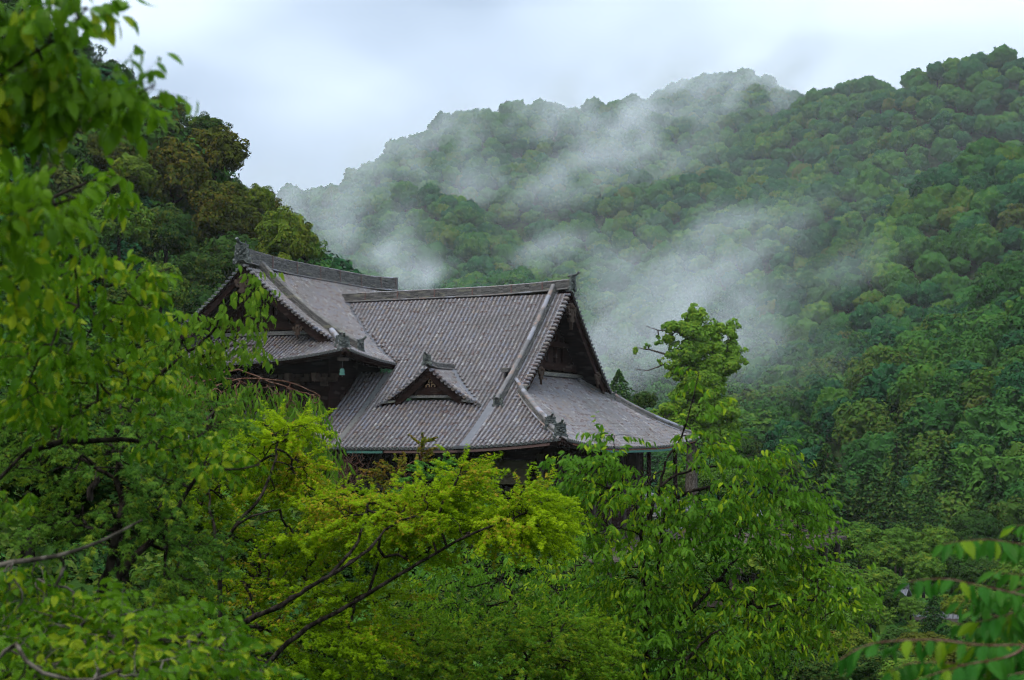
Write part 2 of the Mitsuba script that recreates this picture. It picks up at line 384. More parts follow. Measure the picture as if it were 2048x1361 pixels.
for s in range(2):
    for tier, n, per, cl in (('far', 16, 26, 0.075), ('mid', 34, 80, 0.04), ('near', 46, 130, 0.03)):
        group(f'{tier}_cedar_{s}', cone_crown(7 + s, n, per, cl, 0.26), trunk_mesh(7 + s, 0.9, 0.018, 0), 'leaf_cedar', 'bark_brown')


def stand(key, grp, x, y, z, size, rot, tall=1.0, lean=(0, 0)):
    m = T4().translate([float(x), float(y), float(z)]).rotate([0, 0, 1], float(rot)).scale([float(size), float(size), float(size * tall)])
    scene[key] = {'type': 'instance', 'to_world': m, 'shapegroup': {'type': 'ref', 'id': grp}}


rng = np.random.default_rng(4)
# points on the slopes, nearer stands with larger spacing between larger crowns
cand = []
yy = 118.0
while yy < 1130:
    step = 6.6 + yy * 0.0022
    half = yy * 0.40 + 25
    xs = np.arange(-half, half, step)
    cand.append(np.column_stack([xs + rng.uniform(-0.42, 0.42, len(xs)) * step, yy + rng.uniform(-0.42, 0.42, len(xs)) * step, np.full(len(xs), step)]))
    yy += step * 0.9
cand = np.vstack(cand)
cand = cand[(cand[:, 1] > 185) | (cand[:, 0] < -24 - 0.0 * cand[:, 1]) | ((cand[:, 0] > 30) & (cand[:, 1] > 150))]
cz = ground_z(cand[:, 0], cand[:, 1])
# leave out what the slope in front hides well: walk along each line of sight
keep = np.ones(len(cand), bool)
elev = (cz + 14 - H0) / np.hypot(cand[:, 0], cand[:, 1])
for fr in np.linspace(0.25, 0.97, 26):
    g = ground_z(cand[:, 0] * fr, cand[:, 1] * fr)
    keep &= (g - H0) / (np.hypot(cand[:, 0], cand[:, 1]) * fr) < elev + 0.010
cand, cz = cand[keep], cz[keep]
species = meshkit.fbm(np.column_stack([cand[:, :2] / 70, cz / 200]), 3, 9) + rng.normal(0, 0.13, len(cand))
pick = rng.random(len(cand))
size = cand[:, 2] * rng.uniform(0.44, 0.74, len(cand)) * np.where(rng.random(len(cand)) < 0.1, 1.22, 1) * np.where((cand[:, 0] < -20) & (cand[:, 1] < 260), 1.35, 1) * np.where(rng.random(len(cand)) < 0.12, 1.3, 1)
dist = np.hypot(cand[:, 0], cand[:, 1])
order = np.argsort(dist / size)
WORDS = {'deep': 'deep green', 'blue': 'dark bluish green', 'lime': 'light green', 'olive': 'olive green', 'rust': 'rust brown tinged', 'spring': 'fresh green'}
made, mass = 0, 0
for rank, i in enumerate(order):
    x, y, z, s = cand[i, 0], cand[i, 1], cz[i], size[i]
    if abs(x) > y * 0.385 + 22:
        continue
    sp, right = species[i], (x / y > 0.17)
    wood_patch = sp > 0.80 and pick[i] < 0.7 and dist[i] < 520
    if wood_patch:
        c = 'cedar'
    elif sp < 0.38:
        c = 'blue' if pick[i] < 0.5 else 'deep'
    else:
        c = LEAVES[int(np.searchsorted([0.42, 0.66, 0.76, 0.89, 0.915], pick[i]))]
    tier = 'near' if rank < 190 else 'mid' if rank < 750 else 'far'
    g = f'{tier}_{c}_{rank % 2}'
    sc = s * 2.5 if c == 'cedar' else s
    if made < 175:
        made += 1
        nm = 'cedar_tree' if c == 'cedar' else 'broadleaf_tree'
        key, n = f'{nm}_{made:03d}', 0
        stand(key, g, x, y, z - 0.4, sc, rng.uniform(0, 360), rng.uniform(0.85, 1.15))
        ppx, up = 1024 + FPX * x / y, (z + 6 - H0) / y
        rise = 'at the foot of' if up < 0.03 else 'low on' if up < 0.065 else 'halfway up' if up < 0.10 else 'high on' if up < 0.15 else 'near the crest of' if up < 0.21 else 'on the topmost part of'
        place_ = ('the far left hillside' if ppx < 60 else 'the left hill behind blurred leaves' if ppx < 200 else 'the left hillside' if ppx < 330 else 'the right end of the left hillside' if ppx < 430 else 'the hillside behind the rear roof' if ppx < 660 else 'the mountain behind the roof ridge' if ppx < 1000 else 'the mountain beside the gable' if ppx < 1280
                  else 'the misty slope behind the tall tree' if ppx < 1560 else 'the slope right of the tall tree' if ppx < 1740 else 'the right slope' if ppx < 1900 else 'the slope at the right edge')
        where = f'{rise} {place_}'
        if c == 'cedar':
            tag(key, f'pointed dark cedar {where}', 'tree', f'cedars {where}')
        else:
            tag(key, f'{WORDS[c]} rounded tree {where}', 'tree', f'{WORDS[c]} trees {where}')
    else:
        mass += 1
        stand(f'forest__{mass:04d}', g, x, y, z - 0.4, sc, rng.uniform(0, 360), rng.uniform(0.85, 1.15))
tag('forest', 'far-off forest of mixed green crowns covering the misty mountain', 'forest', kind='stuff')
print('forest trees', made, mass)

# ------------------------------------------------------------------ the temple hall (local frame: u along the front roof's ridge, t inwards from its front eave, z up)
TH = 0.436
UA, TA = np.array([math.cos(TH), -math.sin(TH), 0]), np.array([math.sin(TH), math.cos(TH), 0])
ORG = EYE + [3.036, 84.0, 0]
FRAME = np.stack([UA, TA, [0, 0, 1.0]])


def world(q):
    return np.asarray(q, float) @ FRAME + ORG


HALL = 'temple_hall'
W, TT, ZF, HF, UPF, GV, GW = 26.5, 13.25, -0.98, 10.87, 0.62, 5.04, 6.9      # front roof: depth, half depth, eave height, rise, corner lift, verge and gable wall
US, TS, ZR, HR, UPR, DR, TV, TW = -15.74, 1.18, 4.58, 7.0, 0.85, 9.36, 2.92, 4.6   # rear roof: right eave, front eave, height, rise, lift, half width, verge and gable wall
URR = US - DR
DC, DT, DW, DZ, DH = -11.25, 3.95, 3.86, 1.70, 2.60                          # dormer: middle, front, half width, foot height, rise
KC = 0.28


def prof(d, H, D, k=KC):
    x = np.clip(np.asarray(d, float) / D, -0.05, 1)
    return H * ((1 - k) * x + k * x * x)


def lift(a, b, up, R=11.0):
    return up * np.clip(1 - (np.abs(a) + np.abs(b)) / R, 0, 1) ** 2.2


def SF(u, t):
    return ZF + prof(t, HF, TT) + lift(t, np.maximum(-u, 0), UPF)


def SS(u, t):
    return ZF + prof(-u, HF, TT) + lift(u, np.minimum(np.maximum(t, 0), np.maximum(W - t, 0)), UPF)


def SB(u, t):
    return SF(u, W - t)


def RR(u, t):
    e = US - np.asarray(u, float)
    return ZR + prof(e, HR, DR) + lift(np.maximum(e, 0), np.maximum(t - TS, 0), UPR)


def RF(u, t):
    return ZR + prof(t - TS, HR, DR) + lift(np.maximum(t - TS, 0), np.maximum(US - u, 0), UPR)


def LOW(u, t):
    return ZF + prof(t, HF, TT) - 0.34 - 0.2 * (np.asarray(t) < 2.1) - 0.0 * u


def DS(u, t):
    """The dormer's two little slopes."""
    x = np.clip(1 - np.abs(u - DC) / DW, 0, 1)
    return DZ + DH * ((1 - 0.38) * x + 0.38 * x * x) + 0 * t


def tile_colour(p, n, uv):
    r = cell_rand(uv.x * 9973.0, 1.0, 4.0)
    q = cell_rand(uv.x * 9973.0, 7.0, 2.0)
    c = mix((0.146, 0.135, 0.142), (0.168, 0.153, 0.158), r)
    c = mix(c, (0.14, 0.14, 0.165), smoothstep(0.82, 0.86, q))
    c = mix(c, (0.17, 0.14, 0.12), smoothstep(0.13, 0.08, q))
    c = mix(c, (0.25, 0.24, 0.235), smoothstep(0.965, 0.97, cell_rand(uv.x * 9973.0, 2.0, 8.0)))
    w = fbm(p.x * 5.0, p.y * 5.0, p.z * 5.0, 4)
    old = fbm(p.x * 0.55 + 3.0, p.y * 0.55, p.z * 0.4, 4)
    c = mix(c, (0.105, 0.098, 0.088), smoothstep(0.5, 0.68, old) * 0.55)
    c = c * (0.78 + 0.42 * w)
    stain = smoothstep(0.60, 0.68, fbm(p.x * 2.6 + 9.0, p.y * 2.6, p.z * 5.2, 3))
    c = mix(c, (0.085, 0.045, 0.036), stain * 0.8)
    pale = smoothstep(0.64, 0.72, fbm(p.x * 3.7 + 40.0, p.y * 3.7, p.z * 3.7, 3))
    return mix(c, (0.30, 0.30, 0.29), pale * 0.45)


def pan_colour(p, n, uv):
    r = cell_rand(uv.x * 9973.0, 2.0, 4.0)
    c = mix((0.090, 0.073, 0.071), (0.135, 0.113, 0.111), r)
    w = fbm(p.x * 6.0, p.y * 6.0, p.z * 6.0, 3)
    return mix(c, (0.19, 0.18, 0.18), smoothstep(0.58, 0.72, w) * 0.5)


def ridge_colour(p, n, uv):
    r = cell_rand(uv.x * 9973.0, 2.0, 9.0)
    c = mix((0.07, 0.068, 0.064), (0.17, 0.16, 0.15), r)
    w = fbm(p.x * 4.0, p.y * 4.0, p.z * 9.0, 4)
    c = c * (0.6 + 0.8 * w)
    return mix(c, (0.22, 0.21, 0.15), smoothstep(0.63, 0.72, fbm(p.x * 2.0 + 5.0, p.y * 2.0, p.z * 6.0, 3)) * 0.7)


def cap_colour(p, n, uv):
    r = cell_rand(uv.x * 9973.0, 2.0, 9.0)
    c = mix((0.11, 0.104, 0.106), (0.16, 0.15, 0.145), r)
    w = fbm(p.x * 3.0, p.y * 3.0, p.z * 3.0, 4)
    c = c * (0.6 + 0.8 * w)
    c = mix(c, (0.24, 0.15, 0.11), smoothstep(0.58, 0.68, fbm(p.x * 2.2 + 3.0, p.y * 2.2, p.z * 2.2, 3)) * 0.7)
    return mix(c, (0.27, 0.28, 0.33), smoothstep(0.6, 0.7, fbm(p.x * 0.9, p.y * 0.9 + 7, p.z * 0.9, 2)) * 0.7)


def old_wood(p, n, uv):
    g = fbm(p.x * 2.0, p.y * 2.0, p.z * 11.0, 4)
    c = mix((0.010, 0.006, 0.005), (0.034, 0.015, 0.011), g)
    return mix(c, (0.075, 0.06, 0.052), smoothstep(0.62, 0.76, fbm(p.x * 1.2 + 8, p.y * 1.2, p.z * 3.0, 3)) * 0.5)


def demon_clay(p, n, uv):
    w = fbm(p.x * 7.0, p.y * 7.0, p.z * 7.0, 4)
    c = mix((0.035, 0.042, 0.042), (0.10, 0.11, 0.10), smoothstep(0.3, 0.7, w))
    return mix(c, (0.19, 0.21, 0.18), smoothstep(0.62, 0.7, fbm(p.x * 9.0 + 3, p.y * 9.0, p.z * 9.0, 2)) * 0.7)


def solid(key, fn, rough=0.5, spec=0.35, metal=0.0):
    scene[key] = {'type': 'twosided', 'bsdf': {'type': 'principled', 'base_color': proc(fn), 'roughness': rough, 'specular': spec, 'metallic': metal}}


solid('roof_tile', tile_colour, 0.38, 0.5)
solid('pan_tile', pan_colour, 0.38, 0.5)
solid('ridge_tile', ridge_colour, 0.55, 0.35)
solid('ridge_cap', cap_colour, 0.45, 0.45)
solid('old_wood', old_wood, 0.75, 0.06)
solid('demon_clay', demon_clay, 0.45, 0.4)
solid('roof_earth', lambda p, n, uv: mix((0.08, 0.065, 0.055), (0.13, 0.105, 0.09), fbm(p.x * 3, p.y * 3, p.z * 3, 3)), 0.9, 0.05)
solid('dark_tile', lambda p, n, uv: mix((0.09, 0.092, 0.092), (0.16, 0.16, 0.155), fbm(p.x * 6, p.y * 6, p.z * 6, 3)), 0.5, 0.4)
solid('lead_sheet', lambda p, n, uv: mix((0.075, 0.078, 0.092), (0.125, 0.128, 0.145), fbm(p.x * 3, p.y * 3, p.z * 3, 4)), 0.45, 0.5)
solid('dull_copper', lambda p, n, uv: mix((0.03, 0.11, 0.09), (0.08, 0.19, 0.155), fbm(p.x * 3, p.y * 3, p.z * 8, 4)), 0.6, 0.3)
solid('brown_copper', lambda p, n, uv: mix((0.09, 0.05, 0.045), (0.17, 0.095, 0.08), fbm(p.x * 3, p.y * 3, p.z * 8, 4)), 0.5, 0.4)
solid('red_lead', lambda p, n, uv: mix((0.20, 0.075, 0.05), (0.32, 0.12, 0.085), fbm(p.x * 3, p.y * 3, p.z * 8, 4)), 0.6, 0.3)
solid('bare_wood', lambda p, n, uv: mix((0.04, 0.031, 0.027), (0.085, 0.067, 0.057), fbm(p.x * 7, p.y * 7, p.z * 1.2, 4)), 0.7, 0.08)
solid('pale_plank', lambda p, n, uv: mix((0.16, 0.145, 0.12), (0.24, 0.22, 0.18), fbm(p.x * 2, p.y * 2, p.z * 9, 4)), 0.7, 0.08)
solid('carved_wood', lambda p, n, uv: mix((0.03, 0.019, 0.014), (0.085, 0.058, 0.044), fbm(p.x * 5, p.y * 5, p.z * 5, 3)), 0.7, 0.08)
solid('panel_wood', lambda p, n, uv: mix((0.06, 0.05, 0.025), (0.10, 0.085, 0.045), fbm(p.x * 2, p.y * 2, p.z * 9, 4)), 0.6, 0.08)
solid('gilt', lambda p, n, uv: mix((0.22, 0.13, 0.07), (0.34, 0.22, 0.11), fbm(p.x * 9, p.y * 9, p.z * 9, 2)), 0.5, 0.4)
solid('moss', lambda p, n, uv: mix((0.12, 0.14, 0.04), (0.22, 0.22, 0.07), fbm(p.x * 9, p.y * 9, p.z * 9, 2)), 0.9, 0.1)


class Slope:
    """One roof slope: rows of cover tiles with pan tiles between, laid along s (up the slope) at fixed r."""
    def __init__(self, name, at, ok, r0, r1, s0, s1, pitch=0.326, flip=1):
        self.at, self.ok, self.rows, self.s0, self.s1, self.pitch = at, ok, np.arange(r0, r1, pitch), s0, s1, pitch
        self.name, self.flip = name, flip

    def frame(self, s, r):
        p = self.at(s, r)
        a, b = self.at(s + 0.05, r) - self.at(s - 0.05, r), self.at(s, r + 0.05) - self.at(s, r - 0.05)
        up, side = unit(a), unit(b)
        n = unit(np.cross(up, side))
        n = n * np.sign(n[..., 2:])
        return p, up, side, n

    def covers(self, length=0.30, rad=0.090, jitter=0.006, seed=0):
        r = np.random.default_rng(seed)
        s, q = np.meshgrid(np.arange(self.s0, self.s1, length), self.rows, indexing='ij')
        s, q = s.ravel(), q.ravel()
        # whole tiles that stand inside the slope, the last one of a row cut at the valley, hip or ridge
        mid = self.ok(s + length * 0.5, q)
        s, q = s[mid], q[mid]
        n = len(s)
        qq = q + r.normal(0, jitter * 0.6, n)
        p0, up, side, nn = self.frame(s - 0.01, qq)
        p1, _, side1, nn1 = self.frame(s + length, qq + r.normal(0, jitter * 0.5, n))
        g = np.linspace(0, np.pi, 7)
        h0 = 0.035 + r.normal(0, jitter, n)
        ra, rb = rad * (1.06 + r.normal(0, 0.03, n)), rad * 0.90

        def ring(p, sd, nr, rr, h):
            rr = np.reshape(rr, (-1, 1, 1))
            return p[:, None] + rr * (np.cos(g)[None, :, None] * sd[:, None] + 1.05 * np.sin(g)[None, :, None] * nr[:, None]) + np.reshape(h, (-1, 1, 1)) * nr[:, None]
        A, C, D = ring(p0, side, nn, ra, h0), ring(p1, side1, nn1, rb * np.ones(n), h0 - 0.004), ring(p0, side, nn, ra * 0.80, h0)
        M = ring(p0 + (p1 - p0) * 0.10, side, nn, ra * 0.985, h0)
        v = np.concatenate([D, A, M, C], 1)
        k = np.arange(6)
        f = np.concatenate([np.stack([k + o, k + 1 + o, k + 8 + o, k + 7 + o], 1) for o in (0, 7, 14)])
        f = np.vstack([f[:, [0, 1, 2]], f[:, [0, 2, 3]]])
        ids = r.random(n)
        return v, f, ids, s, q

    def pans(self, step=0.135, seed=0, dip=0.03):
        r = np.random.default_rng(seed + 50)
        s, q = np.meshgrid(np.arange(self.s0, self.s1, step), self.rows + self.pitch / 2, indexing='ij')
        s, q = s.ravel(), q.ravel()
        mid = self.ok(s + step * 0.5, q)
        s, q = s[mid], q[mid]
        n = len(s)
        p0, up, side, nn = self.frame(s - 0.012, q)
        p1, _, side1, nn1 = self.frame(s + step + 0.03, q)
        x = np.linspace(-0.5, 0.5, 5) * (self.pitch - 0.07)
        sag = -dip * (1 - (x / x[-1]) ** 2)
        hi_ = 0.045 + r.normal(0, 0.005, n)[:, None]

        def line(p, sd, nr, h):
            return p[:, None] + x[None, :, None] * sd[:, None] + (sag[None] + h)[..., None] * nr[:, None]
        tilt = r.normal(0, 0.006, n)[:, None] * np.linspace(-1, 1, 5)[None]
        A, C, D = line(p0, side, nn, hi_ + tilt), line(p1, side1, nn1, 0.012 + 0 * hi_), line(p0 + up * 0.004, side, nn, hi_ + tilt - 0.028)
        v = np.concatenate([D, A, C], 1)
        k = np.arange(4)
        f = np.concatenate([np.stack([k + o, k + 1 + o, k + 6 + o, k + 5 + o], 1) for o in (0, 5)])
        f = np.vstack([f[:, [0, 1, 2]], f[:, [0, 2, 3]]])
        return v, f, r.random(n)

    def deck(self, ds=0.4, drop=0.03):
        sa, ra = np.arange(self.s0, self.s1 + ds, ds), np.arange(self.rows[0] - 0.2, self.rows[-1] + ds, ds)
        S, R = np.meshgrid(sa, ra, indexing='ij')
        p = self.at(S.ravel(), R.ravel()) - [0, 0, drop]
        m, n = S.shape
        i, j = np.meshgrid(np.arange(m - 1), np.arange(n - 1), indexing='ij')
        q = np.stack([i * n + j, i * n + j + 1, (i + 1) * n + j + 1, (i + 1) * n + j], -1).reshape(-1, 4)
        c = S.ravel()[q].mean(1), R.ravel()[q].mean(1)
        q = q[self.ok(*c)]
        return p, q


def many(v, f, ids, along=None):
    """n pieces of the same build (n, k, 3) as one mesh."""
    n, k = v.shape[:2]
    ff = (f[None] + (np.arange(n) * k)[:, None, None]).reshape(-1, 3)
    return world(v.reshape(-1, 3)), ff, np.column_stack([np.repeat(ids, k), np.tile(np.linspace(0, 1, k), n)])


def P3(u, t, z):
    u, t, z = np.broadcast_arrays(np.asarray(u, float), t, z)
    return np.stack([u, t, z], -1)


def in_dormer(u, t, m=0.0):
    return (np.abs(u - DC) < DW + m) & (t > DT + 0.62) & (DS(u, t) + m * 0.5 > SF(u, t) - 0.08)


GUT = (-7.02, -6.30)         # the lead gutter right of the dormer


def ok_front(s, r):
    u, t = r, s
    hip = np.where(u > -GV, t < -u - 0.10, True)
    body = (u > US + 0.05) | ((t > 6.5) & (SF(u, t) > RR(u, t) + 0.16))
    wet = (u > GUT[0]) & (u < GUT[1]) & (t < DT + 0.5)
    return hip & body & (t < TT - 0.30) & ~in_dormer(u, t, 0.16) & ~wet


def ok_side(s, r):
    e, t = s, r
    lim = np.minimum(t, W - t)
    return (e < lim - 0.10) & (e < GW - 0.05)


def ok_rear(s, r):
    e, t = s, r
    u = US - e
    front = (t > TV) | (e < t - TS - 0.10)
    return front & (t > TS) & (e < DR - 0.28) & ((RR(u, t) > np.where(t < TT, SF(u, t), SB(u, t)) + 0.20) | (t < 7.0)) & (t < W - TV)


def ok_pent(s, r):
    a, u = s, r
    return (a < US - u - 0.10) & (a < TW - TS)


def ok_low(s, r):
    t, u = s, r
    return (u < US - 0.55) & (u > US - 15) & ((t < 4.3) | ((u > US - 3.1) & (t < 7.4)))


SLOPES = {
    'front_slope': Slope('front_slope', lambda s, r: P3(r, s, SF(r, s)), ok_front, -22.6, 0.0, 0.0, TT),
    'side_slope': Slope('side_slope', lambda s, r: P3(-s, r, SS(-s, r)), ok_side, 0.1, W, 0.0, GW),
    'rear_slope': Slope('rear_slope', lambda s, r: P3(US - s, r, RR(US - s, r)), ok_rear, TS + 0.1, W - TV, 0.0, DR),
    'rear_pent': Slope('rear_pent', lambda s, r: P3(r, TS + s, RF(r, TS + s)), ok_pent, US - 2 * DR, US, 0.0, TW - TS),
    'lower_pent': Slope('lower_pent', lambda s, r: P3(r, s, LOW(r, s)), ok_low, US - 13, US - 0.4, 0.0, 7.5),
}
WORD = {'front_slope': 'big front roof slope with rows of grey brown tiles', 'side_slope': 'side roof slope below the dark gable on the right', 'rear_slope': 'right slope of the rear roof seen at a grazing angle',
        'rear_pent': 'small roof below the rear gable, in front', 'lower_pent': 'lower roof in the shade of the rear eave'}
tag(HALL, 'large old temple hall with two joined grey tiled hip and gable roofs', 'temple')
labels[HALL] = {'label': 'large old temple hall with two joined grey tiled hip and gable roofs', 'category': 'temple'}
tile_budget = {'front_slope': 190, 'rear_pent': 40, 'side_slope': 30, 'rear_slope': 40}
for sd, (nm, sl) in enumerate(SLOPES.items()):
    part = f'{HALL}__{nm}'
    add(part, (world(sl.deck()[0]), sl.deck()[1]), 'roof_earth', label=WORD[nm])
    v, f, ids, s, q = sl.covers(seed=sd)
    near = np.argsort(np.hypot(*(world(v[:, 0])[:, :2] - EYE[:2]).T) + 0.6 * s)
    one = near[:tile_budget.get(nm, 0)]
    rest = near[tile_budget.get(nm, 0):]
    for i in one:
        add(f'{part}__cover_tile', many(v[i:i + 1], f, ids[i:i + 1])[:2], 'roof_tile', uv=many(v[i:i + 1], f, ids[i:i + 1])[2])
    a, b, c = many(v[rest], f, ids[rest])
    add(f'{part}__cover_tile_field', (a, b), 'roof_tile', uv=c, kind='stuff')
    a, b, c = many(*sl.pans(seed=sd))
    add(f'{part}__pan_tile_field', (a, b), 'pan_tile', uv=c, kind='stuff')
    # eave: a round end disc under each row, a scalloped lip between
    B, E = Bag(), Bag()
    g = np.linspace(0, 2 * np.pi, 13)[:-1]
    for r in sl.rows:
        if sl.ok(np.array([0.2]), np.array([r]))[0]:
            p, up, side, nn = sl.frame(np.array([-0.03]), np.array([r]))
            c0 = p[0] + nn[0] * 0.03
            fwd = unit(-up[0] * [1, 1, 0.4])
            upv = np.cross(side[0], fwd)
            upv *= np.sign(upv[2])
            ring = c0 + 0.105 * (np.cos(g)[:, None] * side[0] + np.sin(g)[:, None] * upv)
            vv = np.vstack([ring, ring + fwd * 0.05, c0 + 0.072 * (ring - c0) / 0.105 + fwd * 0.05, c0 + 0.072 * (ring - c0) / 0.105 + fwd * 0.035, [c0 + fwd * 0.035]])
            k = np.arange(12)
            ff = np.concatenate([np.stack([k + o, (k + 1) % 12 + o, (k + 1) % 12 + o + 12, k + o + 12], 1) for o in (0, 12, 24)])
            ff = np.vstack([ff[:, [0, 1, 2]], ff[:, [0, 2, 3]], np.stack([k + 36, (k + 1) % 12 + 36, k * 0 + 48], 1)])
            B.put(world(vv), ff)
            x = np.linspace(-0.5, 0.5, 7) * (sl.pitch - 0.1)
            mid = p[0] + side[0] * sl.pitch / 2
            sag = -0.05 * (1 - (x / x[-1]) ** 2)
            top = mid + x[:, None] * side[0] + (0.035 + sag)[:, None] * upv + fwd * 0.03
            bot = top - (0.055 + 0 * sag)[:, None] * upv
            k = np.arange(6)
            E.put(world(np.vstack([bot, top])), np.stack([k, k + 1, k + 8, k + 7], 1))
    add(f'{part}__eave_disc_row', B.mesh(), 'dark_tile', kind='stuff')
    add(f'{part}__eave_lip_row', E.mesh(), 'lead_sheet', kind='stuff')


# --- ridges
def polyline(fn, a, b, step=0.3):
    n = max(2, int(abs(b - a) / step) + 1)
    return np.array([fn(x) for x in np.linspace(a, b, n)], float)


def ridge(key, pts, width, height, course=0.06, cap=0.13, taper=0.8, seed=1, capmat='ridge_cap', label=None):
    """Courses of thin flat tiles stacked along pts (local frame), a row of half-round tiles on top, a moulding at the foot."""
    r = np.random.default_rng(seed)
    t = unit(np.gradient(pts, axis=0))
    side = unit(np.cross(t, [0, 0, 1.0]))
    up = np.cross(side, t)
    B = Bag()
    n = max(2, int(height / course))
    for k in range(n):
        w = width / 2 * (1 - (1 - taper) * k / n)
        shift = r.random()
        for i in range(len(pts) - 1):
            for sg in (-1, 1):
                a = pts[i] + (k + 0.5) * course * up[i] + side[i] * sg * (w / 2 + r.normal(0, 0.012))
                b = pts[i + 1] + (k + 0.5) * course * up[i + 1] + side[i + 1] * sg * (w / 2 + r.normal(0, 0.012))
                B.beam(a + (b - a) * 0.01, b, w * (1 + r.normal(0, 0.02)), course * r.uniform(0.72, 0.9), up[i], r.random())
    add(key, (world(B.mesh()[0]), B.mesh()[1]), 'ridge_tile', uv=B.uv(), label=label)
    C = Bag()
    g = np.linspace(-0.35, np.pi + 0.35, 9)
    for i in range(len(pts) - 1):
        h = n * course - 0.03
        a, b = pts[i] + up[i] * h, pts[i + 1] + up[i + 1] * (h - 0.012)
        ra, rb = cap * r.uniform(0.98, 1.07), cap * 0.93
        ring = lambda c, j, rr: c + rr * (np.cos(g)[:, None] * side[j] + 0.85 * np.sin(g)[:, None] * up[j])
        k = np.arange(8)
        C.put(np.vstack([ring(a, i, ra * 0.7), ring(a, i, ra), ring(b, i + 1, rb)]), np.concatenate([np.stack([k + o, k + 1 + o, k + 10 + o, k + 9 + o], 1) for o in (0, 9)]), np.column_stack([np.full(27, r.random()), np.zeros(27)]))
    add(key + '__cap_course', (world(C.mesh()[0]), C.mesh()[1]), capmat, uv=C.uv())
    for sg in (-1, 1):
        M = Bag()
        for i in range(len(pts) - 1):
            a, b = (pts[j] + side[j] * sg * (width / 2 + 0.02) - up[j] * 0.02 for j in (i, i + 1))
            v, f = tubes(a, b, 0.062, 0.056, 8)
            M.put(v, f, np.column_stack([np.full(len(v), r.random()), np.zeros(len(v))]))
        add(key + '__foot_course', (world(M.mesh()[0]), M.mesh()[1]), capmat, uv=M.uv())
    return pts, side, up, n * course


def straps(key, pts, side, up, h, width, at, mat='brown_copper'):
    for i in at:
        B = Bag()
        for sg in (-1, 1):
            B.beam(pts[i] + side[i] * sg * (width / 2 + 0.02), pts[i] + side[i] * sg * (width / 2 * 0.84 + 0.03) + up[i] * h, 0.10, 0.02, side[i] * sg)
        add(f'{key}__strap', (world(B.mesh()[0]), B.mesh()[1]), mat)


def demon_tile(key, pos, face, size, crest=True, label=None):
    """A demon-faced ridge-end tile: shouldered plate with brow, eyes, nose, fangs and horns, and the curved bird perch on top."""
    from shapely.geometry import Polygon
    face = unit(np.asarray(face, float) * [1, 1, 0])
    side = np.cross(face, [0, 0, 1.0])
    out = np.array([(-0.62, -0.25), (-0.66, 0.05), (-0.5, 0.18), (-0.52, 0.5), (-0.44, 0.78), (-0.5, 0.98), (-0.36, 0.92), (-0.24, 1.05), (0, 1.12), (0.24, 1.05), (0.36, 0.92), (0.5, 0.98), (0.44, 0.78),
                    (0.52, 0.5), (0.5, 0.18), (0.66, 0.05), (0.62, -0.25), (0.4, -0.2), (0.25, -0.02), (-0.25, -0.02), (-0.4, -0.2)])
    plate = trimesh.creation.extrude_polygon(Polygon(out).buffer(0.02), 0.16, engine='earcut')
    parts = [plate]

    def lump(x, y, z, sx, sy, sz):
        m = trimesh.creation.icosphere(subdivisions=2)
        m.apply_scale([sx, sy, sz])
        m.apply_translation([x, y, z])
        parts.append(m)
    for sx in (-1, 1):
        lump(sx * 0.19, 0.60, 0.2, 0.10, 0.075, 0.09)
        lump(sx * 0.20, 0.72, 0.18, 0.18, 0.05, 0.10)
        lump(sx * 0.28, 0.36, 0.16, 0.14, 0.12, 0.10)
        lump(sx * 0.14, 0.12, 0.18, 0.035, 0.09, 0.06)
        lump(sx * 0.55, -0.05, 0.12, 0.12, 0.14, 0.10)
        horn = trimesh.Trimesh(*tube_path([(sx * 0.28, 0.84, 0.12), (sx * 0.36, 1.0, 0.16), (sx * 0.34, 1.2, 0.14)], [0.07, 0.055, 0.012], 8), process=False)
        parts.append(horn)
    lump(0, 0.46, 0.22, 0.10, 0.13, 0.12)
    lump(0, 0.22, 0.16, 0.27, 0.055, 0.09)
    lump(0, 0.90, 0.16, 0.09, 0.07, 0.06)
    m = trimesh.util.concatenate(parts)
    q = np.asarray(m.vertices) * size
    loc = np.asarray(pos) + q[:, :1] * side + q[:, 1:2] * np.array([0, 0, 1.0]) + q[:, 2:] * face
    add(key, (world(loc), np.asarray(m.faces)), 'demon_clay', smooth=40, label=label)
    if crest:
        b = np.asarray(pos) + np.array([0, 0, 1.02 * size])
        pts = np.array([b - face * 0.35 * size, b + face * 0.1 * size + [0, 0, 0.02], b + face * 0.45 * size + [0, 0, 0.10 * size], b + face * 0.68 * size + [0, 0, 0.34 * size]])
        v, f = tube_path(pts, np.array([0.10, 0.10, 0.10, 0.115]) * size, 10)
        end = np.arange(30, 40)
        v = np.vstack([v, pts[-1]])
        f = np.vstack([f, np.stack([end, np.roll(end, -1), end * 0 + 40], 1)])
        add(key + '__bird_perch', (world(v), f), 'demon_clay', smooth=40)


# main ridge of the front roof, from the rear slope to the gable, bending up towards the gable
ZTOP = ZF + HF
uu = lambda x: [x, TT, ZTOP - 0.16 + 0.24 * np.clip((x + 13) / 8, 0, 1) ** 2]
pts, side, up, h = ridge(f'{HALL}__front_ridge', polyline(uu, -23.4, -GV + 0.05, 0.34), 0.62, 0.60, seed=3, label='long main ridge of the front roof, stacked thin grey tiles')
straps(f'{HALL}__front_ridge', pts, side, up, h, 0.62, [6, 14, 23, 32, 41, 48])
demon_tile(f'{HALL}__ridge_end_tile', pts[-1] + [0.03, 0, 0.0], [1, 0, 0], 0.85, label='demon faced end tile at the right end of the front ridge')
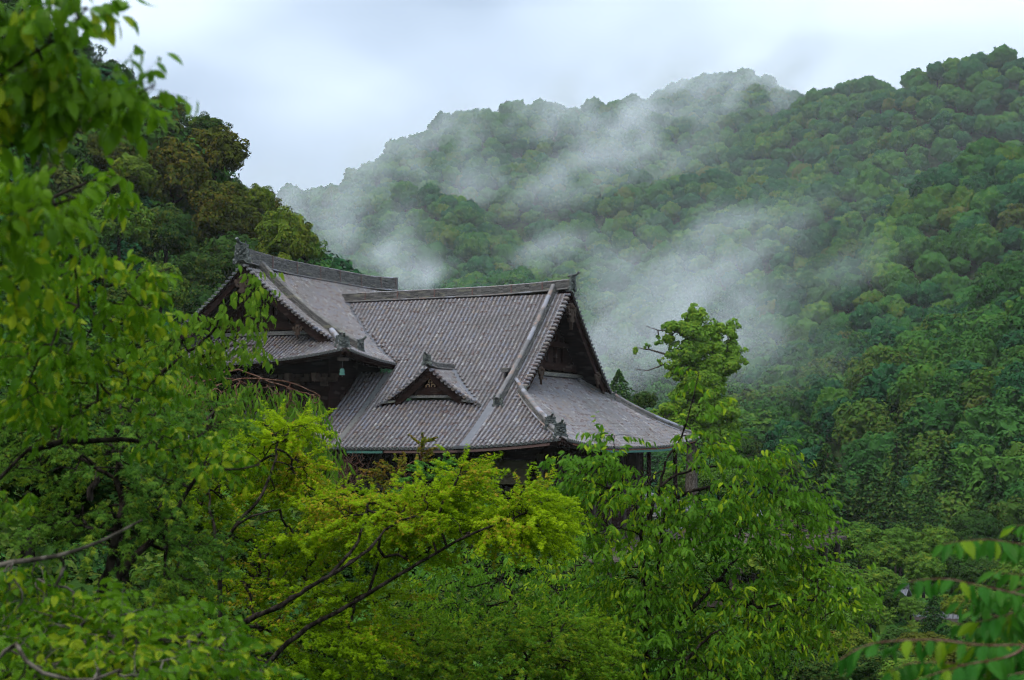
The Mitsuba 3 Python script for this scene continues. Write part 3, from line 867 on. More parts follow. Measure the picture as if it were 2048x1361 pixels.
# main ridge of the rear roof
tt = lambda x: [URR, x, ZR + HR - 0.16 + 0.30 * np.clip((9.5 - x) / 6.6, 0, 1) ** 2 + 0.3 * np.clip((x - 18) / 6, 0, 1) ** 2]
pts, side, up, h = ridge(f'{HALL}__rear_ridge', polyline(tt, TV - 0.05, W - TV, 0.34), 0.66, 0.96, seed=4, label='rear ridge running away to the right, taller stack of dark tiles')
straps(f'{HALL}__rear_ridge', pts, side, up, h, 0.66, [9, 18, 27, 35, 44, 53, 60])
demon_tile(f'{HALL}__ridge_end_tile', pts[0] + [0, -0.05, 0.12], [0, -1, 0], 1.05, label='large demon faced tile crowning the rear gable')
add(f'{HALL}__rear_ridge__end_block', (lambda b: (world(b.mesh()[0]), b.mesh()[1]))(Bag().box(pts[-1] + [0, 0.1, 0.45], np.eye(3), [0.36, 0.12, 0.55])), 'dark_tile')

# descending ridges and hip ridges
dl = lambda t: [-6.15, t, SF(-6.15, t) + 0.07]
pts, side, up, h = ridge(f'{HALL}__descending_ridge', polyline(dl, TT - 0.1, 4.0, 0.36), 0.34, 0.54, cap=0.155, seed=5, label='pale descending ridge left of the right gable')
demon_tile(f'{HALL}__ridge_end_tile', pts[-1] + [0, -0.02, 0.0], [0, -1, 0], 0.62, crest=False, label='demon faced tile at the foot of the descending ridge')
hp = lambda a: [-a, a, SF(-a, a) + 0.05]
pts, side, up, h = ridge(f'{HALL}__hip_ridge', polyline(hp, 5.2, 1.55, 0.30), 0.40, 0.40, cap=0.18, seed=6, label='curved hip ridge running down to the near corner')
demon_tile(f'{HALL}__ridge_end_tile', pts[-1] + [0.04, -0.04, -0.05], [1, -1, 0], 0.66, label='upper of two demon tiles near the front corner')
pts, side, up, h = ridge(f'{HALL}__corner_ridge', polyline(hp, 1.5, 0.45, 0.30), 0.40, 0.22, cap=0.17, seed=7)
demon_tile(f'{HALL}__ridge_end_tile', pts[-1] + [0.04, -0.04, -0.05], [1, -1, 0], 0.72, label='demon tile standing at the very front corner')
hb = lambda a: [-a, W - a, SF(-a, a) + 0.05]
ridge(f'{HALL}__far_hip_ridge', polyline(hb, GV + 0.6, 1.1, 0.3), 0.44, 0.34, cap=0.2, seed=8, label='far hip ridge along the right skyline of the roof')
ridge(f'{HALL}__far_corner_ridge', polyline(hb, 1.05, 0.35, 0.3), 0.40, 0.2, cap=0.17, seed=9)
for a, b, nm, lab in ((5.3, 6.6, 'gable_foot_ridge', 'short foot ridge at the left of the right gable'), (W - 5.6, W - 8.4, 'gable_foot_ridge', 'short foot ridge at the right of the right gable')):
    pts, side, up, h = ridge(f'{HALL}__{nm}' + ('' if a < 9 else '_001'), polyline(lambda t, a=a, b=b: [-GW + 0.4 + (0.9 if a < 9 else 2.0) * abs(t - b) / abs(a - b) * 0 + (t - b) / (a - b) * 1.6, t, SS(-GW + 0.4 + (t - b) / (a - b) * 1.6, t) + 0.05], b, a, 0.3), 0.34, 0.24, cap=0.15, seed=10, label=lab)
    demon_tile(f'{HALL}__ridge_end_tile', pts[-1], [1, 0.25 * (1 if a < 9 else -1), 0], 0.5)
# rear roof: descending ridge beside its gable, hip ridge to the corner
dr_ = lambda e: [US - e, TV + 1.55, RR(US - e, TV + 1.55) + 0.07]
pts, side, up, h = ridge(f'{HALL}__rear_descending_ridge', polyline(dr_, DR - 0.2, 0.95, 0.34), 0.42, 0.52, cap=0.17, seed=11, capmat='ridge_tile', label='weathered descending ridge on the rear roof')
demon_tile(f'{HALL}__ridge_end_tile', pts[-1] + [0.02, 0, 0.0], [1, 0, 0], 0.70, label='demon tile with upturned perch on the rear roof slope')
hr = lambda a: [US - a, TS + a, RR(US - a, TS + a) + 0.05]
pts, side, up, h = ridge(f'{HALL}__rear_hip_ridge', polyline(hr, 3.0, 1.15, 0.28), 0.42, 0.40, cap=0.20, seed=12, label='short pale hip ridge at the corner of the rear roof')
demon_tile(f'{HALL}__ridge_end_tile', pts[-1] + [0.04, -0.04, -0.05], [0.6, -1, 0], 0.62)
pts, side, up, h = ridge(f'{HALL}__rear_corner_ridge', polyline(hr, 1.1, 0.40, 0.28), 0.40, 0.24, cap=0.19, seed=13)
demon_tile(f'{HALL}__ridge_end_tile', pts[-1] + [0.04, -0.04, -0.05], [0.6, -1, 0], 0.70)

# --- verges: round tiles laid across the edge of each gable
def verge(key, at, s0, s1, outward, mat='roof_tile', step=0.285, length=0.44, rad=0.10):
    r = np.random.default_rng(17)
    for k, s in enumerate(np.arange(s0, s1, step)):
        p, q = at(s), at(s + 0.1)
        up = unit(q - p)
        x = unit(outward)
        n = unit(np.cross(up, x))
        n = n * np.sign(n[2])
        B = Bag()
        g = np.linspace(0, 2 * np.pi, 11)[:-1]
        a = p + n * 0.05 - x * (length - 0.16)
        b = p + n * 0.03 + x * 0.16
        ring = lambda c, rr: c + rr * (np.cos(g)[:, None] * up + np.sin(g)[:, None] * n)
        R = rad * r.uniform(0.95, 1.05)
        kk = np.arange(10)
        f = np.concatenate([np.stack([kk + o, (kk + 1) % 10 + o, (kk + 1) % 10 + o + 10, kk + o + 10], 1) for o in (0, 10, 20)])
        B.put(np.vstack([ring(a, R * 0.9), ring(b, R), ring(b, R * 0.66), ring(b - x * 0.04, R * 0.60), [b - x * 0.04]]), np.vstack([f[:, [0, 1, 2]], f[:, [0, 2, 3]], np.stack([kk + 30, (kk + 1) % 10 + 30, kk * 0 + 40], 1)]),
              np.column_stack([np.full(41, r.random()), np.zeros(41)]))
        add(f'{key}__verge_tile', (world(B.mesh()[0]), B.mesh()[1]), mat, uv=B.uv(), smooth=False)


vp = lambda t: np.array([-GV, t, SF(-GV - 0.01, t)])
verge(f'{HALL}__front_slope', vp, GV - 0.45, TT - 0.1, np.array([1.0, 0, 0]))
vb = lambda t: np.array([-GV, W - t, SF(-GV - 0.01, t)])
add(f'{HALL}__back_slope', (world(P3(*[a.ravel() for a in np.meshgrid(np.linspace(-22, -GV + 0.1, 24), np.linspace(TT, W, 30))], 0)
    + np.column_stack([np.zeros(720), np.zeros(720), SB(*[a.ravel() for a in np.meshgrid(np.linspace(-22, -GV + 0.1, 24), np.linspace(TT, W, 30))])])),
    np.array([[i * 24 + j, i * 24 + j + 1, (i + 1) * 24 + j + 1, (i + 1) * 24 + j] for i in range(29) for j in range(23)])), 'pan_tile', label='hidden back slope of the front roof')
verge(f'{HALL}__back_slope', vb, GV - 0.9, TT - 0.1, np.array([1.0, 0, 0]), mat='dark_tile')
vr = lambda e: np.array([US - e, TV, RR(US - e, TV)])
verge(f'{HALL}__rear_slope', vr, 1.8, DR - 0.1, np.array([0, -1.0, 0]))
RL = lambda u, t: RR(2 * URR - u, t)
vl = lambda e: np.array([2 * URR - US + e, TV, RR(US - e, TV)])
gm = [a.ravel() for a in np.meshgrid(np.linspace(0, DR, 16), np.linspace(TS, W - TV, 20))]
add(f'{HALL}__left_slope', (world(P3(2 * URR - US + gm[0], gm[1], RR(US - gm[0], np.maximum(gm[1], TV)) - 0.02)), np.array([[i * 16 + j, i * 16 + j + 1, (i + 1) * 16 + j + 1, (i + 1) * 16 + j] for i in range(19) for j in range(15) if i > 1])), 'pan_tile', label='hidden left slope of the rear roof')
verge(f'{HALL}__left_slope', vl, 1.8, DR - 0.1, np.array([0, -1.0, 0]), mat='dark_tile')


# --- gables: boards, ties, struts, pendants
def gable(key, at, wall, axis, s0, s1, foot, label):
    """at(s): point of the verge at distance s from the eave; wall: shift from the verge plane to the gable wall; axis: outward direction; foot: z of the wall foot."""
    axis = np.asarray(axis, float)
    pl, pr = (np.array([at(s, sg) for s in np.linspace(s0, s1, 14)]) for sg in (-1, 1))
    # wall of planks
    B = Bag()
    half = np.linalg.norm((pl[0] - pr[0])[:2]) / 2
    apex = (pl[-1] + pr[-1]) / 2
    lat = unit((pr[0] - pl[0]) * [1, 1, 0])
    base = apex + wall
    n = 18
    edges = np.linspace(-half, half, n + 1)
    xs = np.array([(p - apex) @ lat for p in np.vstack([pl, pr[::-1]])])
    zs = np.vstack([pl, pr[::-1]])[:, 2]
    o = np.argsort(xs)
    xg = np.linspace(-half, half, 25)
    zg = np.maximum(np.interp(xg, xs[o], zs[o]) - 0.30, foot)
    q = np.vstack([base + xg[:, None] * lat + (np.full(25, foot) - apex[2])[:, None] * [0, 0, 1.0], base + xg[:, None] * lat + (zg - apex[2])[:, None] * [0, 0, 1.0]]) - axis * 0.06
    k = np.arange(24)
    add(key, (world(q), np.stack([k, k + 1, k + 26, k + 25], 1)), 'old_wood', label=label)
    for i in range(n):
        a, b = edges[i] + 0.006, edges[i + 1] - 0.006
        za, zb = np.interp([a, b], xs[o], zs[o]) - 0.25
        if max(za, zb) < foot + 0.1:
            continue
        q = [base + lat * a, base + lat * b]
        dz = -apex[2]
        v = [q[0] + [0, 0, foot + dz], q[1] + [0, 0, foot + dz], q[1] + [0, 0, max(zb, foot) + dz], q[0] + [0, 0, max(za, foot) + dz]]
        v = np.vstack([v, np.array(v) + axis * 0.05])
        add(f'{key}__plank', (world(v), [[4, 5, 6, 7], [0, 4, 7, 3], [1, 2, 6, 5], [3, 7, 6, 2]]), 'old_wood')
    # tie beams and struts, proud of the planks
    for hgt, th in ((0.35, 0.5), (1.9, 0.38), (3.3, 0.34)):
        z = foot + hgt
        inside = xs[o][zs[o] > z + 0.45]
        if len(inside) > 1:
            a, b = base + lat * inside.min() + [0, 0, z - apex[2]] + axis * 0.2, base + lat * inside.max() + [0, 0, z - apex[2]] + axis * 0.2
            add(f'{key}__tie_beam', (lambda m: (world(m[0]), m[1]))(Bag().beam(a, b, 0.36, th).mesh()), 'old_wood')
    for x in (-2.6, -1.3, 0, 1.3, 2.6):
        top = np.interp(x, xs[o], zs[o]) - 0.5
        if top > foot + 1.2:
            a, b = base + lat * x + axis * 0.14 + [0, 0, foot - apex[2]], base + lat * x + axis * 0.14 + [0, 0, top - apex[2]]
            add(f'{key}__strut', (lambda m: (world(m[0]), m[1]))(Bag().beam(a, b, 0.30, 0.18, axis).mesh()), 'old_wood')
    # bargeboards following the verge, and the soffit between them and the wall
    for pts in (pl, pr):
        B = Bag()
        for i in range(len(pts) - 1):
            a, b = pts[i] - axis * 0.22, pts[i + 1] - axis * 0.22
            tn = unit(b - a)
            nn = np.cross(tn, axis)
            nn = nn * np.sign(nn[2])
            d = 0.62 - 0.14 * i / len(pts)
            B.box((a + b) / 2 - nn * (d / 2 + 0.04), [tn, axis, nn], [np.linalg.norm(b - a) / 2 + 0.01, 0.06, d / 2])
            B.box((a + b) / 2 - nn * 0.10 + axis * 0.10, [tn, axis, nn], [np.linalg.norm(b - a) / 2 + 0.01, 0.05, 0.07])
        add(f'{key}__bargeboard', (world(B.mesh()[0]), B.mesh()[1]), 'old_wood')
        a, b = pts - [0, 0, 0.10], pts - [0, 0, 0.10] + wall
        k = np.arange(len(pts) - 1)
        add(f'{key}__soffit', (world(np.vstack([a, b])), np.stack([k, k + 1, k + 1 + len(pts), k + len(pts)], 1)), 'old_wood')
    return apex, lat, base


def pendant(key, pos, axis, lat, size, mat='carved_wood'):
    """Carved gable pendant: a drop with side scrolls."""
    from shapely.geometry import Polygon, Point
    from shapely.ops import unary_union
    s = unary_union([Polygon([(-0.20, 0.1), (0.20, 0.1), (0.16, -0.35), (0.05, -0.62), (0, -0.95), (-0.05, -0.62), (-0.16, -0.35)]), Point(-0.26, -0.15).buffer(0.16), Point(0.26, -0.15).buffer(0.16),
                     Point(-0.40, 0.02).buffer(0.11), Point(0.40, 0.02).buffer(0.11), Point(0, 0.12).buffer(0.18), Point(-0.15, -0.5).buffer(0.10), Point(0.15, -0.5).buffer(0.10)]).difference(unary_union([Point(-0.26, -0.15).buffer(0.06), Point(0.26, -0.15).buffer(0.06)]))
    m = trimesh.creation.extrude_polygon(s, 0.16, engine='earcut')
    c = trimesh.creation.icosphere(subdivisions=1, radius=0.12)
    c.apply_translation([0, 0.1, 0.16])
    m = trimesh.util.concatenate([m, c])
    q = np.asarray(m.vertices) * size
    add(key, (world(np.asarray(pos) + q[:, :1] * lat + q[:, 1:2] * np.array([0, 0, 1.0]) + q[:, 2:] * np.asarray(axis)), np.asarray(m.faces)), mat)


fa = lambda s, sg: np.array([-GV, TT + sg * (TT - s), SF(-GV - 0.01, s)])
apex, lat, base = gable(f'{HALL}__front_gable', fa, np.array([-(GW - GV), 0, 0]), [1, 0, 0], GV - 0.3, TT - 0.02, SS(-GW, 10) + 0.35, 'dark timber gable facing right, open under its bargeboards')
pendant(f'{HALL}__front_gable__pendant', apex + [-0.1, 0, -1.35], [1, 0, 0], np.array([0, 1.0, 0]), 1.5)
for sg in (-1, 1):
    pendant(f'{HALL}__front_gable__pendant', fa(8.2, sg) + [-0.1, 0, -0.95], [1, 0, 0], np.array([0, 1.0, 0]), 0.95)
ra = lambda s, sg: np.array([URR + sg * (DR - s), TV, RR(US - s, TV)])
apex, lat, base = gable(f'{HALL}__rear_gable', ra, np.array([0, TW - TV, 0]), [0, -1, 0], 1.7, DR - 0.02, RF(URR, TW) + 0.25, 'dark timber gable of the rear roof behind leaves')
pendant(f'{HALL}__rear_gable__pendant', apex + [0, 0.1, -1.2], [0, -1, 0], np.array([1.0, 0, 0]), 1.3)
for sg in (-1, 1):
    pendant(f'{HALL}__rear_gable__pendant', ra(4.9, sg) + [0, 0.1, -0.85], [0, -1, 0], np.array([1.0, 0, 0]), 0.8)
# ledge of pale planks and tiles at the foot of each gable wall
for nm, a, b, ax in (('front_gable', [-GW + 0.1, 6.2, 0], [-GW + 0.1, W - 6.2, 0], 'x'), ('rear_gable', [US - 2 * DR + 3, TW - 0.1, 0], [US - 3.2, TW - 0.1, 0], 'y')):
    z = (SS(-GW, 10) if ax == 'x' else RF(URR, TW)) + 0.12
    m = Bag().beam(np.array(a) + [0, 0, z], np.array(b) + [0, 0, z], 0.5, 0.22).mesh()
    add(f'{HALL}__{nm}__foot_ledge', (world(m[0]), m[1]), 'ridge_tile')
    m = Bag().beam(np.array(a) + [0, 0, z + 0.14], np.array(b) + [0, 0, z + 0.14], 0.34, 0.05).mesh()
    add(f'{HALL}__{nm}__pale_board', (world(m[0]), m[1]), 'pale_plank')

# --- the dormer gable on the front slope
dz = lambda x: float(DS(DC + x, 0.0))
dorm = {}
for sg, nm in ((1, 'right'), (-1, 'left')):
    def at_d(s, r, sg=sg):
        x = DW - np.asarray(s, float)
        return P3(DC + sg * x, r, DS(DC + sg * x, r))
    def ok_d(s, r, sg=sg):
        x = DW - s
        return (DS(DC + sg * x, r) > SF(DC + sg * x, r) + 0.06) & (s < DW - 0.12) & (s > 0.02)
    sl = Slope('d', at_d, ok_d, DT + 0.30, 8.2, 0.0, DW)
    key = f'{HALL}__dormer' if nm == 'right' else f'{HALL}__dormer_left_slope'
    a, b = sl.deck(0.16)
    add(key, (world(a), b), 'roof_earth', label='small gabled dormer in the middle of the front slope' if nm == 'right' else 'left slope of the small dormer')
    v, f, ids, s, q = sl.covers(length=0.30, seed=31 + sg)
    a, b, c = many(v, f, ids)
    add(key + '__cover_tile_field', (a, b), 'roof_tile', uv=c, kind='stuff')
    a, b, c = many(*sl.pans(seed=31 + sg))
    add(key + '__pan_tile_field', (a, b), 'pan_tile', uv=c, kind='stuff')
    vd = lambda s, sg=sg: np.array([DC + sg * (DW - s), DT, dz(DW - s)])
    verge(key, vd, 0.05, DW - 0.1, np.array([0, -1.0, 0]), step=0.27, rad=0.11, length=0.5)
da = lambda s, sg: np.array([DC + sg * (DW - s), DT, dz(DW - s)])
# wall, bargeboards, bosses
zb = float(SF(DC, DT + 0.75)) + 0.18
apex, lat, base = gable(f'{HALL}__dormer_gable', da, np.array([0, 0.75, 0]), [0, -1, 0], 0.1, DW - 0.02, zb, 'dark triangular board of the dormer with three round bosses')
for x, z in ((0, 0.62), (-0.20, 0.30), (0.20, 0.30)):
    m = trimesh.creation.torus(0.13, 0.045, major_sections=16, minor_sections=8)
    q = np.asarray(m.vertices)
    c = np.array([DC + x, DT + 0.42, zb + 0.35 + z])
    add(f'{HALL}__dormer_gable__boss', (world(c + q[:, :1] * [1, 0, 0] + q[:, 1:2] * [0, 0, 1] + q[:, 2:] * [0, 1, 0]), np.asarray(m.faces)), 'gilt', smooth=True)
pendant(f'{HALL}__dormer_gable__pendant', np.array([DC, DT + 0.5, zb + 0.75]), [0, -1, 0], np.array([1.0, 0, 0]), 0.62, 'old_wood')
dg = lambda t: [DC, t, dz(0) - 0.04 + 0.22 * np.clip((5.2 - t) / 1.3, 0, 1) ** 2]
pts, side, up, h = ridge(f'{HALL}__dormer_ridge', polyline(dg, DT + 0.02, 7.6, 0.3), 0.40, 0.34, cap=0.13, seed=14, label='short ridge of the dormer')
demon_tile(f'{HALL}__ridge_end_tile', pts[0] + [0, -0.05, 0.02], [0, -1, 0], 0.56, label='demon tile on the peak of the dormer')
for sg in (-1, 1):   # slabs that close the foot of the dormer wall
    m = Bag().beam([DC + sg * 0.0, DT + 0.62, zb - 0.02], [DC + sg * 2.6, DT + 0.62, zb - 0.02], 0.5, 0.16).mesh()
    add(f'{HALL}__dormer_gable__foot_ledge', (world(m[0]), m[1]), 'ridge_tile')
    m = Bag().beam([DC + sg * 2.5, DT + 0.25, zb - 0.30], [DC + sg * 3.5, DT + 0.1, zb - 0.42], 0.45, 0.14).mesh()
    add(f'{HALL}__dormer_gable__foot_ledge', (world(m[0]), m[1]), 'ridge_tile')


# --- valleys and gutters
def gutter(key, pts, width, mat, lap=0.34, label=None, lateral=None):
    """Lapped metal sheets along pts."""
    pts = np.asarray(pts, float)
    r = np.random.default_rng(3)
    B = Bag()
    for i in range(len(pts) - 1):
        t = unit(pts[i + 1] - pts[i])
        s = unit(np.cross(t, [0, 0, 1.0])) if lateral is None else np.asarray(lateral, float)
        n = np.cross(s, t)
        n = n * np.sign(n[2])
        B.box((pts[i] + pts[i + 1]) / 2 + n * 0.012, [unit(t + n * 0.11), s, n], [np.linalg.norm(pts[i + 1] - pts[i]) / 2 + 0.02, width / 2, 0.016], r.random())
    add(key, (world(B.mesh()[0]), B.mesh()[1]), mat, uv=B.uv(), label=label)


gutter(f'{HALL}__lead_gutter', [[-6.66, t, SF(-6.66, t) + 0.03] for t in np.arange(0.02, DT + 0.75, 0.28)], 0.60, 'lead_sheet', label='grey lapped metal gutter beside the dormer', lateral=[1, 0, 0])
val = []
for t in np.arange(DT + 0.4, 8.0, 0.28):
    x = np.linspace(0.05, DW, 300)
    d = DS(DC + x, t) - SF(DC + x, t)
    if (d > 0).any():
        xx = x[d > 0][-1]
        val.append([DC + xx + 0.12, t, SF(DC + xx + 0.12, t) + 0.06])
gutter(f'{HALL}__dormer_valley', val, 0.5, 'lead_sheet', label='narrow grey valley along the dormer right side')
gutter(f'{HALL}__dormer_valley_001', [[2 * DC - a, b, c] for a, b, c in val], 0.42, 'lead_sheet')
val = []
for t in np.arange(7.5, TT - 0.3, 0.3):
    u = np.linspace(US, URR, 600)
    d = RR(u, t) - SF(u, t)
    if (d < 0).any():
        k = np.nonzero(d < 0)[0][-1]
        val.append([u[k], t, SF(u[k], t) + 0.05])
gutter(f'{HALL}__roof_valley', val, 0.62, 'lead_sheet', label='dark valley where the front roof meets the rear roof')
gutter(f'{HALL}__dark_gutter', [[US - 0.28, t, SF(US - 0.1, t) - 0.16] for t in np.arange(-0.02, 7.4, 0.3)], 0.62, 'dark_tile', label='dark gutter strip at the left edge of the front slope', lateral=[1, 0, 0])
# the cut edge of the front slope above the lower roof: ends of pan tiles
B = Bag()
r = np.random.default_rng(8)
for t in np.arange(0.1, 7.4, 0.15):
    for k in range(2):
        B.box([US + 0.02 + r.normal(0, 0.012), t, SF(US, t) - 0.05 - 0.075 * k + r.normal(0, 0.008)], np.eye(3), [0.14, 0.068, 0.024], r.random())
add(f'{HALL}__front_slope__cut_edge', (world(B.mesh()[0]), B.mesh()[1]), 'roof_tile', uv=B.uv(), kind='stuff')
for u in (-6.66, US - 0.25):
    m = Bag().box([u, -0.12, SF(u, 0) + 0.02], np.eye(3), [0.46, 0.16, 0.09]).mesh()
    add(f'{HALL}__gutter_box', (world(m[0]), m[1]), 'lead_sheet')


# --- eaves: boards, rafters, copper strips
def eave_line(fn, a, b, n=40):
    return np.array([fn(x) for x in np.linspace(a, b, n)], float)


def eave(key, line, inward, deep=3.4, label=None, run_slope=0.30, ends=(0.0, 0.0)):
    along = np.concatenate([[0], np.cumsum(np.linalg.norm(np.diff(line, axis=0), axis=1))])
    depth = np.minimum(deep, np.minimum(np.where(ends[0], 99, along), np.where(ends[1], 99, along[-1] - along)) + 0.05)
    B = Bag()
    for i in range(len(line) - 1):
        B.beam(line[i] + inward * 0.12 - [0, 0, 0.13], line[i + 1] + inward * 0.12 - [0, 0, 0.13], 0.16, 0.14)
        B.beam(line[i] + inward * 0.30 - [0, 0, 0.26], line[i + 1] + inward * 0.30 - [0, 0, 0.26], 0.16, 0.16)
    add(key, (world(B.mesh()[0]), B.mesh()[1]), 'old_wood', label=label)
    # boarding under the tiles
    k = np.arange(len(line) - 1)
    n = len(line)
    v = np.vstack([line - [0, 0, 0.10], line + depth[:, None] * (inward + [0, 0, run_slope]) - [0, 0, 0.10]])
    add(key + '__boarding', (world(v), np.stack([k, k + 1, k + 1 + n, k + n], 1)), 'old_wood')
    R = Bag()
    length = np.concatenate([[0], np.cumsum(np.linalg.norm(np.diff(line, axis=0), axis=1))])
    for d in np.arange(0.2, length[-1], 0.42):
        p = np.array([np.interp(d, length, line[:, j]) for j in range(3)])
        dp = np.interp(d, along, depth)
        if dp > 0.6:
            R.beam(p + inward * 0.34 - [0, 0, 0.30], p + inward * dp + [0, 0, dp * run_slope - 0.30], 0.13, 0.15)
        if dp > 2.0:
            R.beam(p + inward * 1.6 - [0, 0, 0.5 - 1.2 * run_slope], p + inward * dp + [0, 0, dp * run_slope - 0.52], 0.14, 0.16)
    add(key + '__rafter_row', (world(R.mesh()[0]), R.mesh()[1]), 'old_wood', kind='stuff')


eave(f'{HALL}__front_eave', eave_line(lambda u: [u, 0, SF(u, 0)], -30, -0.02), np.array([0, 1.0, 0]), ends=(1, 0), label='dark wooden front eave')
eave(f'{HALL}__side_eave', eave_line(lambda t: [0, t, SS(0, t)], 0.02, W), np.array([-1.0, 0, 0]), label='dark wooden eave on the right side')
eave(f'{HALL}__rear_front_eave', eave_line(lambda u: [u, TS, RF(u, TS)], US - 2 * DR, US - 0.02), np.array([0, 1.0, 0]), deep=2.8, ends=(0, 0), label='curved dark eave of the rear roof')
eave(f'{HALL}__rear_side_eave', eave_line(lambda t: [US, t, RR(US, t)], TS + 0.02, 9.0), np.array([-1.0, 0, 0]), deep=2.8, ends=(0, 1), label='curved dark side eave of the rear roof')


def strip(key, line, outward, z, h, mat, label=None):
    B = Bag()
    for i in range(len(line) - 1):
        B.beam(line[i] + outward + [0, 0, z], line[i + 1] + outward + [0, 0, z], 0.03, h)
    add(key, (world(B.mesh()[0]), B.mesh()[1]), mat, label=label)


strip(f'{HALL}__front_eave__copper_strip', eave_line(lambda u: [u, 0, SF(u, 0)], -14.9, -12.3, 8), np.array([0, 0.02, 0]), -0.24, 0.16, 'dull_copper', 'green copper strip under the front eave')
strip(f'{HALL}__front_eave__fascia', eave_line(lambda u: [u, 0, SF(u, 0)], -12.2, -0.9, 30), np.array([0, 0.02, 0]), -0.22, 0.15, 'brown_copper')
strip(f'{HALL}__side_eave__red_board', eave_line(lambda t: [0, t, SS(0, t)], 1.5, W - 1, 40), np.array([-0.05, 0, 0]), -0.13, 0.13, 'red_lead', 'red brown board under the right eave')
strip(f'{HALL}__side_eave__copper_strip', eave_line(lambda t: [0, t, SS(0, t)], 6, W - 4, 30), np.array([0.05, 0, 0]), -0.27, 0.15, 'dull_copper', 'green copper gutter under the right eave')

# --- walls, pillars, beams, bracket blocks
FLOOR = -7.3
wall = Bag()
wall.box([-15.0, 4.1, -3.2], np.eye(3), [12.0, 0.06, 4.2])
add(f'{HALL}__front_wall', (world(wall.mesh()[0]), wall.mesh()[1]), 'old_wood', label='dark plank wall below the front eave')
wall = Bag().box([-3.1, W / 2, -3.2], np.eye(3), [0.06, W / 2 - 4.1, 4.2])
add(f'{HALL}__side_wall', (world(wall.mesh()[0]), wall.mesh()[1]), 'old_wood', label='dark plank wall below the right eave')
for i, u in enumerate(np.arange(-3.1, -27, -2.9)):
    v, f = tube_path([[u, 3.6, FLOOR], [u, 3.6, -4], [u, 3.6, -0.9]], [0.27, 0.26, 0.25], 14)
    add(f'{HALL}__pillar', (world(v), f), 'bare_wood', smooth=40)
    B = Bag().box([u, 3.6, -0.75], np.eye(3), [0.34, 0.34, 0.16])
    B.box([u, 3.0, -0.48], np.eye(3), [0.14, 1.1, 0.14])
    B.box([u, 3.6, -0.48], np.eye(3), [0.9, 0.14, 0.14])
    for dx in (-0.75, 0, 0.75):
        B.box([u + dx, 3.6, -0.24], np.eye(3), [0.19, 0.19, 0.12])
    B.box([u, 2.1, -0.24], np.eye(3), [0.19, 0.19, 0.12])
    add(f'{HALL}__bracket', (world(B.mesh()[0]), B.mesh()[1]), 'old_wood')
for i, t in enumerate(np.arange(6.5, W - 3, 2.9)):
    v, f = tube_path([[-3.1, t, FLOOR], [-3.1, t, -4], [-3.1, t, -0.9]], [0.27, 0.26, 0.25], 14)
    add(f'{HALL}__pillar', (world(v), f), 'bare_wood', smooth=40)
for z, th in ((-1.15, 0.32), (-3.6, 0.30), (-6.9, 0.34)):
    m = Bag().beam([-27, 3.42, z], [-2.8, 3.42, z], 0.24, th).mesh()
    add(f'{HALL}__wall_beam', (world(m[0]), m[1]), 'bare_wood' if z < -3 else 'old_wood')
    m = Bag().beam([-2.92, 3.4, z], [-2.92, W - 3.4, z], 0.24, th).mesh()
    add(f'{HALL}__wall_beam', (world(m[0]), m[1]), 'bare_wood' if z < -3 else 'old_wood')
# slatted doors between the pillars, the lifted panel
for u in np.arange(-3.1, -20, -2.9):
    B = Bag()
    for x in np.arange(0.4, 2.6, 0.17):
        B.beam([u - x, 3.98, FLOOR + 0.4], [u - x, 3.98, -3.8], 0.07, 0.06, (0, 1, 0))
    for z in np.arange(FLOOR + 0.6, -3.8, 0.5):
        B.beam([u - 0.35, 3.95, z], [u - 2.55, 3.95, z], 0.05, 0.06)
    add(f'{HALL}__lattice_door', (world(B.mesh()[0]), B.mesh()[1]), 'old_wood')
a = np.array([-4.65, 2.45, -2.45])
m = Bag().box(a, [[1, 0, 0], [0, 0.82, -0.57], [0, 0.57, 0.82]], [1.28, 0.05, 0.86]).mesh()
add(f'{HALL}__lifted_panel', (world(m[0]), m[1]), 'panel_wood', label='olive brown wooden panel propped open under the eave')
B = Bag()
for x in (-1.24, 1.24):
    B.box(a + [x, -0.06, -0.02], [[1, 0, 0], [0, 0.82, -0.57], [0, 0.57, 0.82]], [0.05, 0.05, 0.9])
for z in (-0.84, -0.28, 0.28, 0.84):
    B.box(a + np.array([0, -0.04 + z * 0.57, z * 0.82]), [[1, 0, 0], [0, 0.82, -0.57], [0, 0.57, 0.82]], [1.28, 0.04, 0.03])
add(f'{HALL}__lifted_panel__frame', (world(B.mesh()[0]), B.mesh()[1]), 'panel_wood')
# rear hall wall below its eave
wall = Bag().box([URR - 0.6, TS + 2.9, 2.4], np.eye(3), [DR - 2.2, 0.06, 3.0])
add(f'{HALL}__rear_wall', (world(wall.mesh()[0]), wall.mesh()[1]), 'old_wood', label='shaded wall of brackets below the rear eave')
wall = Bag().box([US - 2.85, 7.0, 2.4], np.eye(3), [0.06, 3.4, 3.0])
add(f'{HALL}__rear_side_wall', (world(wall.mesh()[0]), wall.mesh()[1]), 'old_wood')
for x in np.arange(US - 3.1, US - 16, -2.1):
    B = Bag().box([x, TS + 2.5, 3.55], np.eye(3), [0.85, 0.14, 0.14])
    B.box([x, TS + 1.9, 3.55], np.eye(3), [0.14, 0.9, 0.14])
    for dx in (-0.7, 0, 0.7):
        B.box([x + dx, TS + 2.5, 3.82], np.eye(3), [0.2, 0.2, 0.13])
    B.box([x, TS + 1.2, 3.82], np.eye(3), [0.2, 0.2, 0.13])
    B.box([x, TS + 2.5, 3.25], np.eye(3), [0.26, 0.26, 0.15])
    add(f'{HALL}__bracket', (world(B.mesh()[0]), B.mesh()[1]), 'carved_wood')
m = Bag().beam([US - 17, TS + 2.55, 3.0], [US - 2.7, TS + 2.55, 3.0], 0.3, 0.34).mesh()
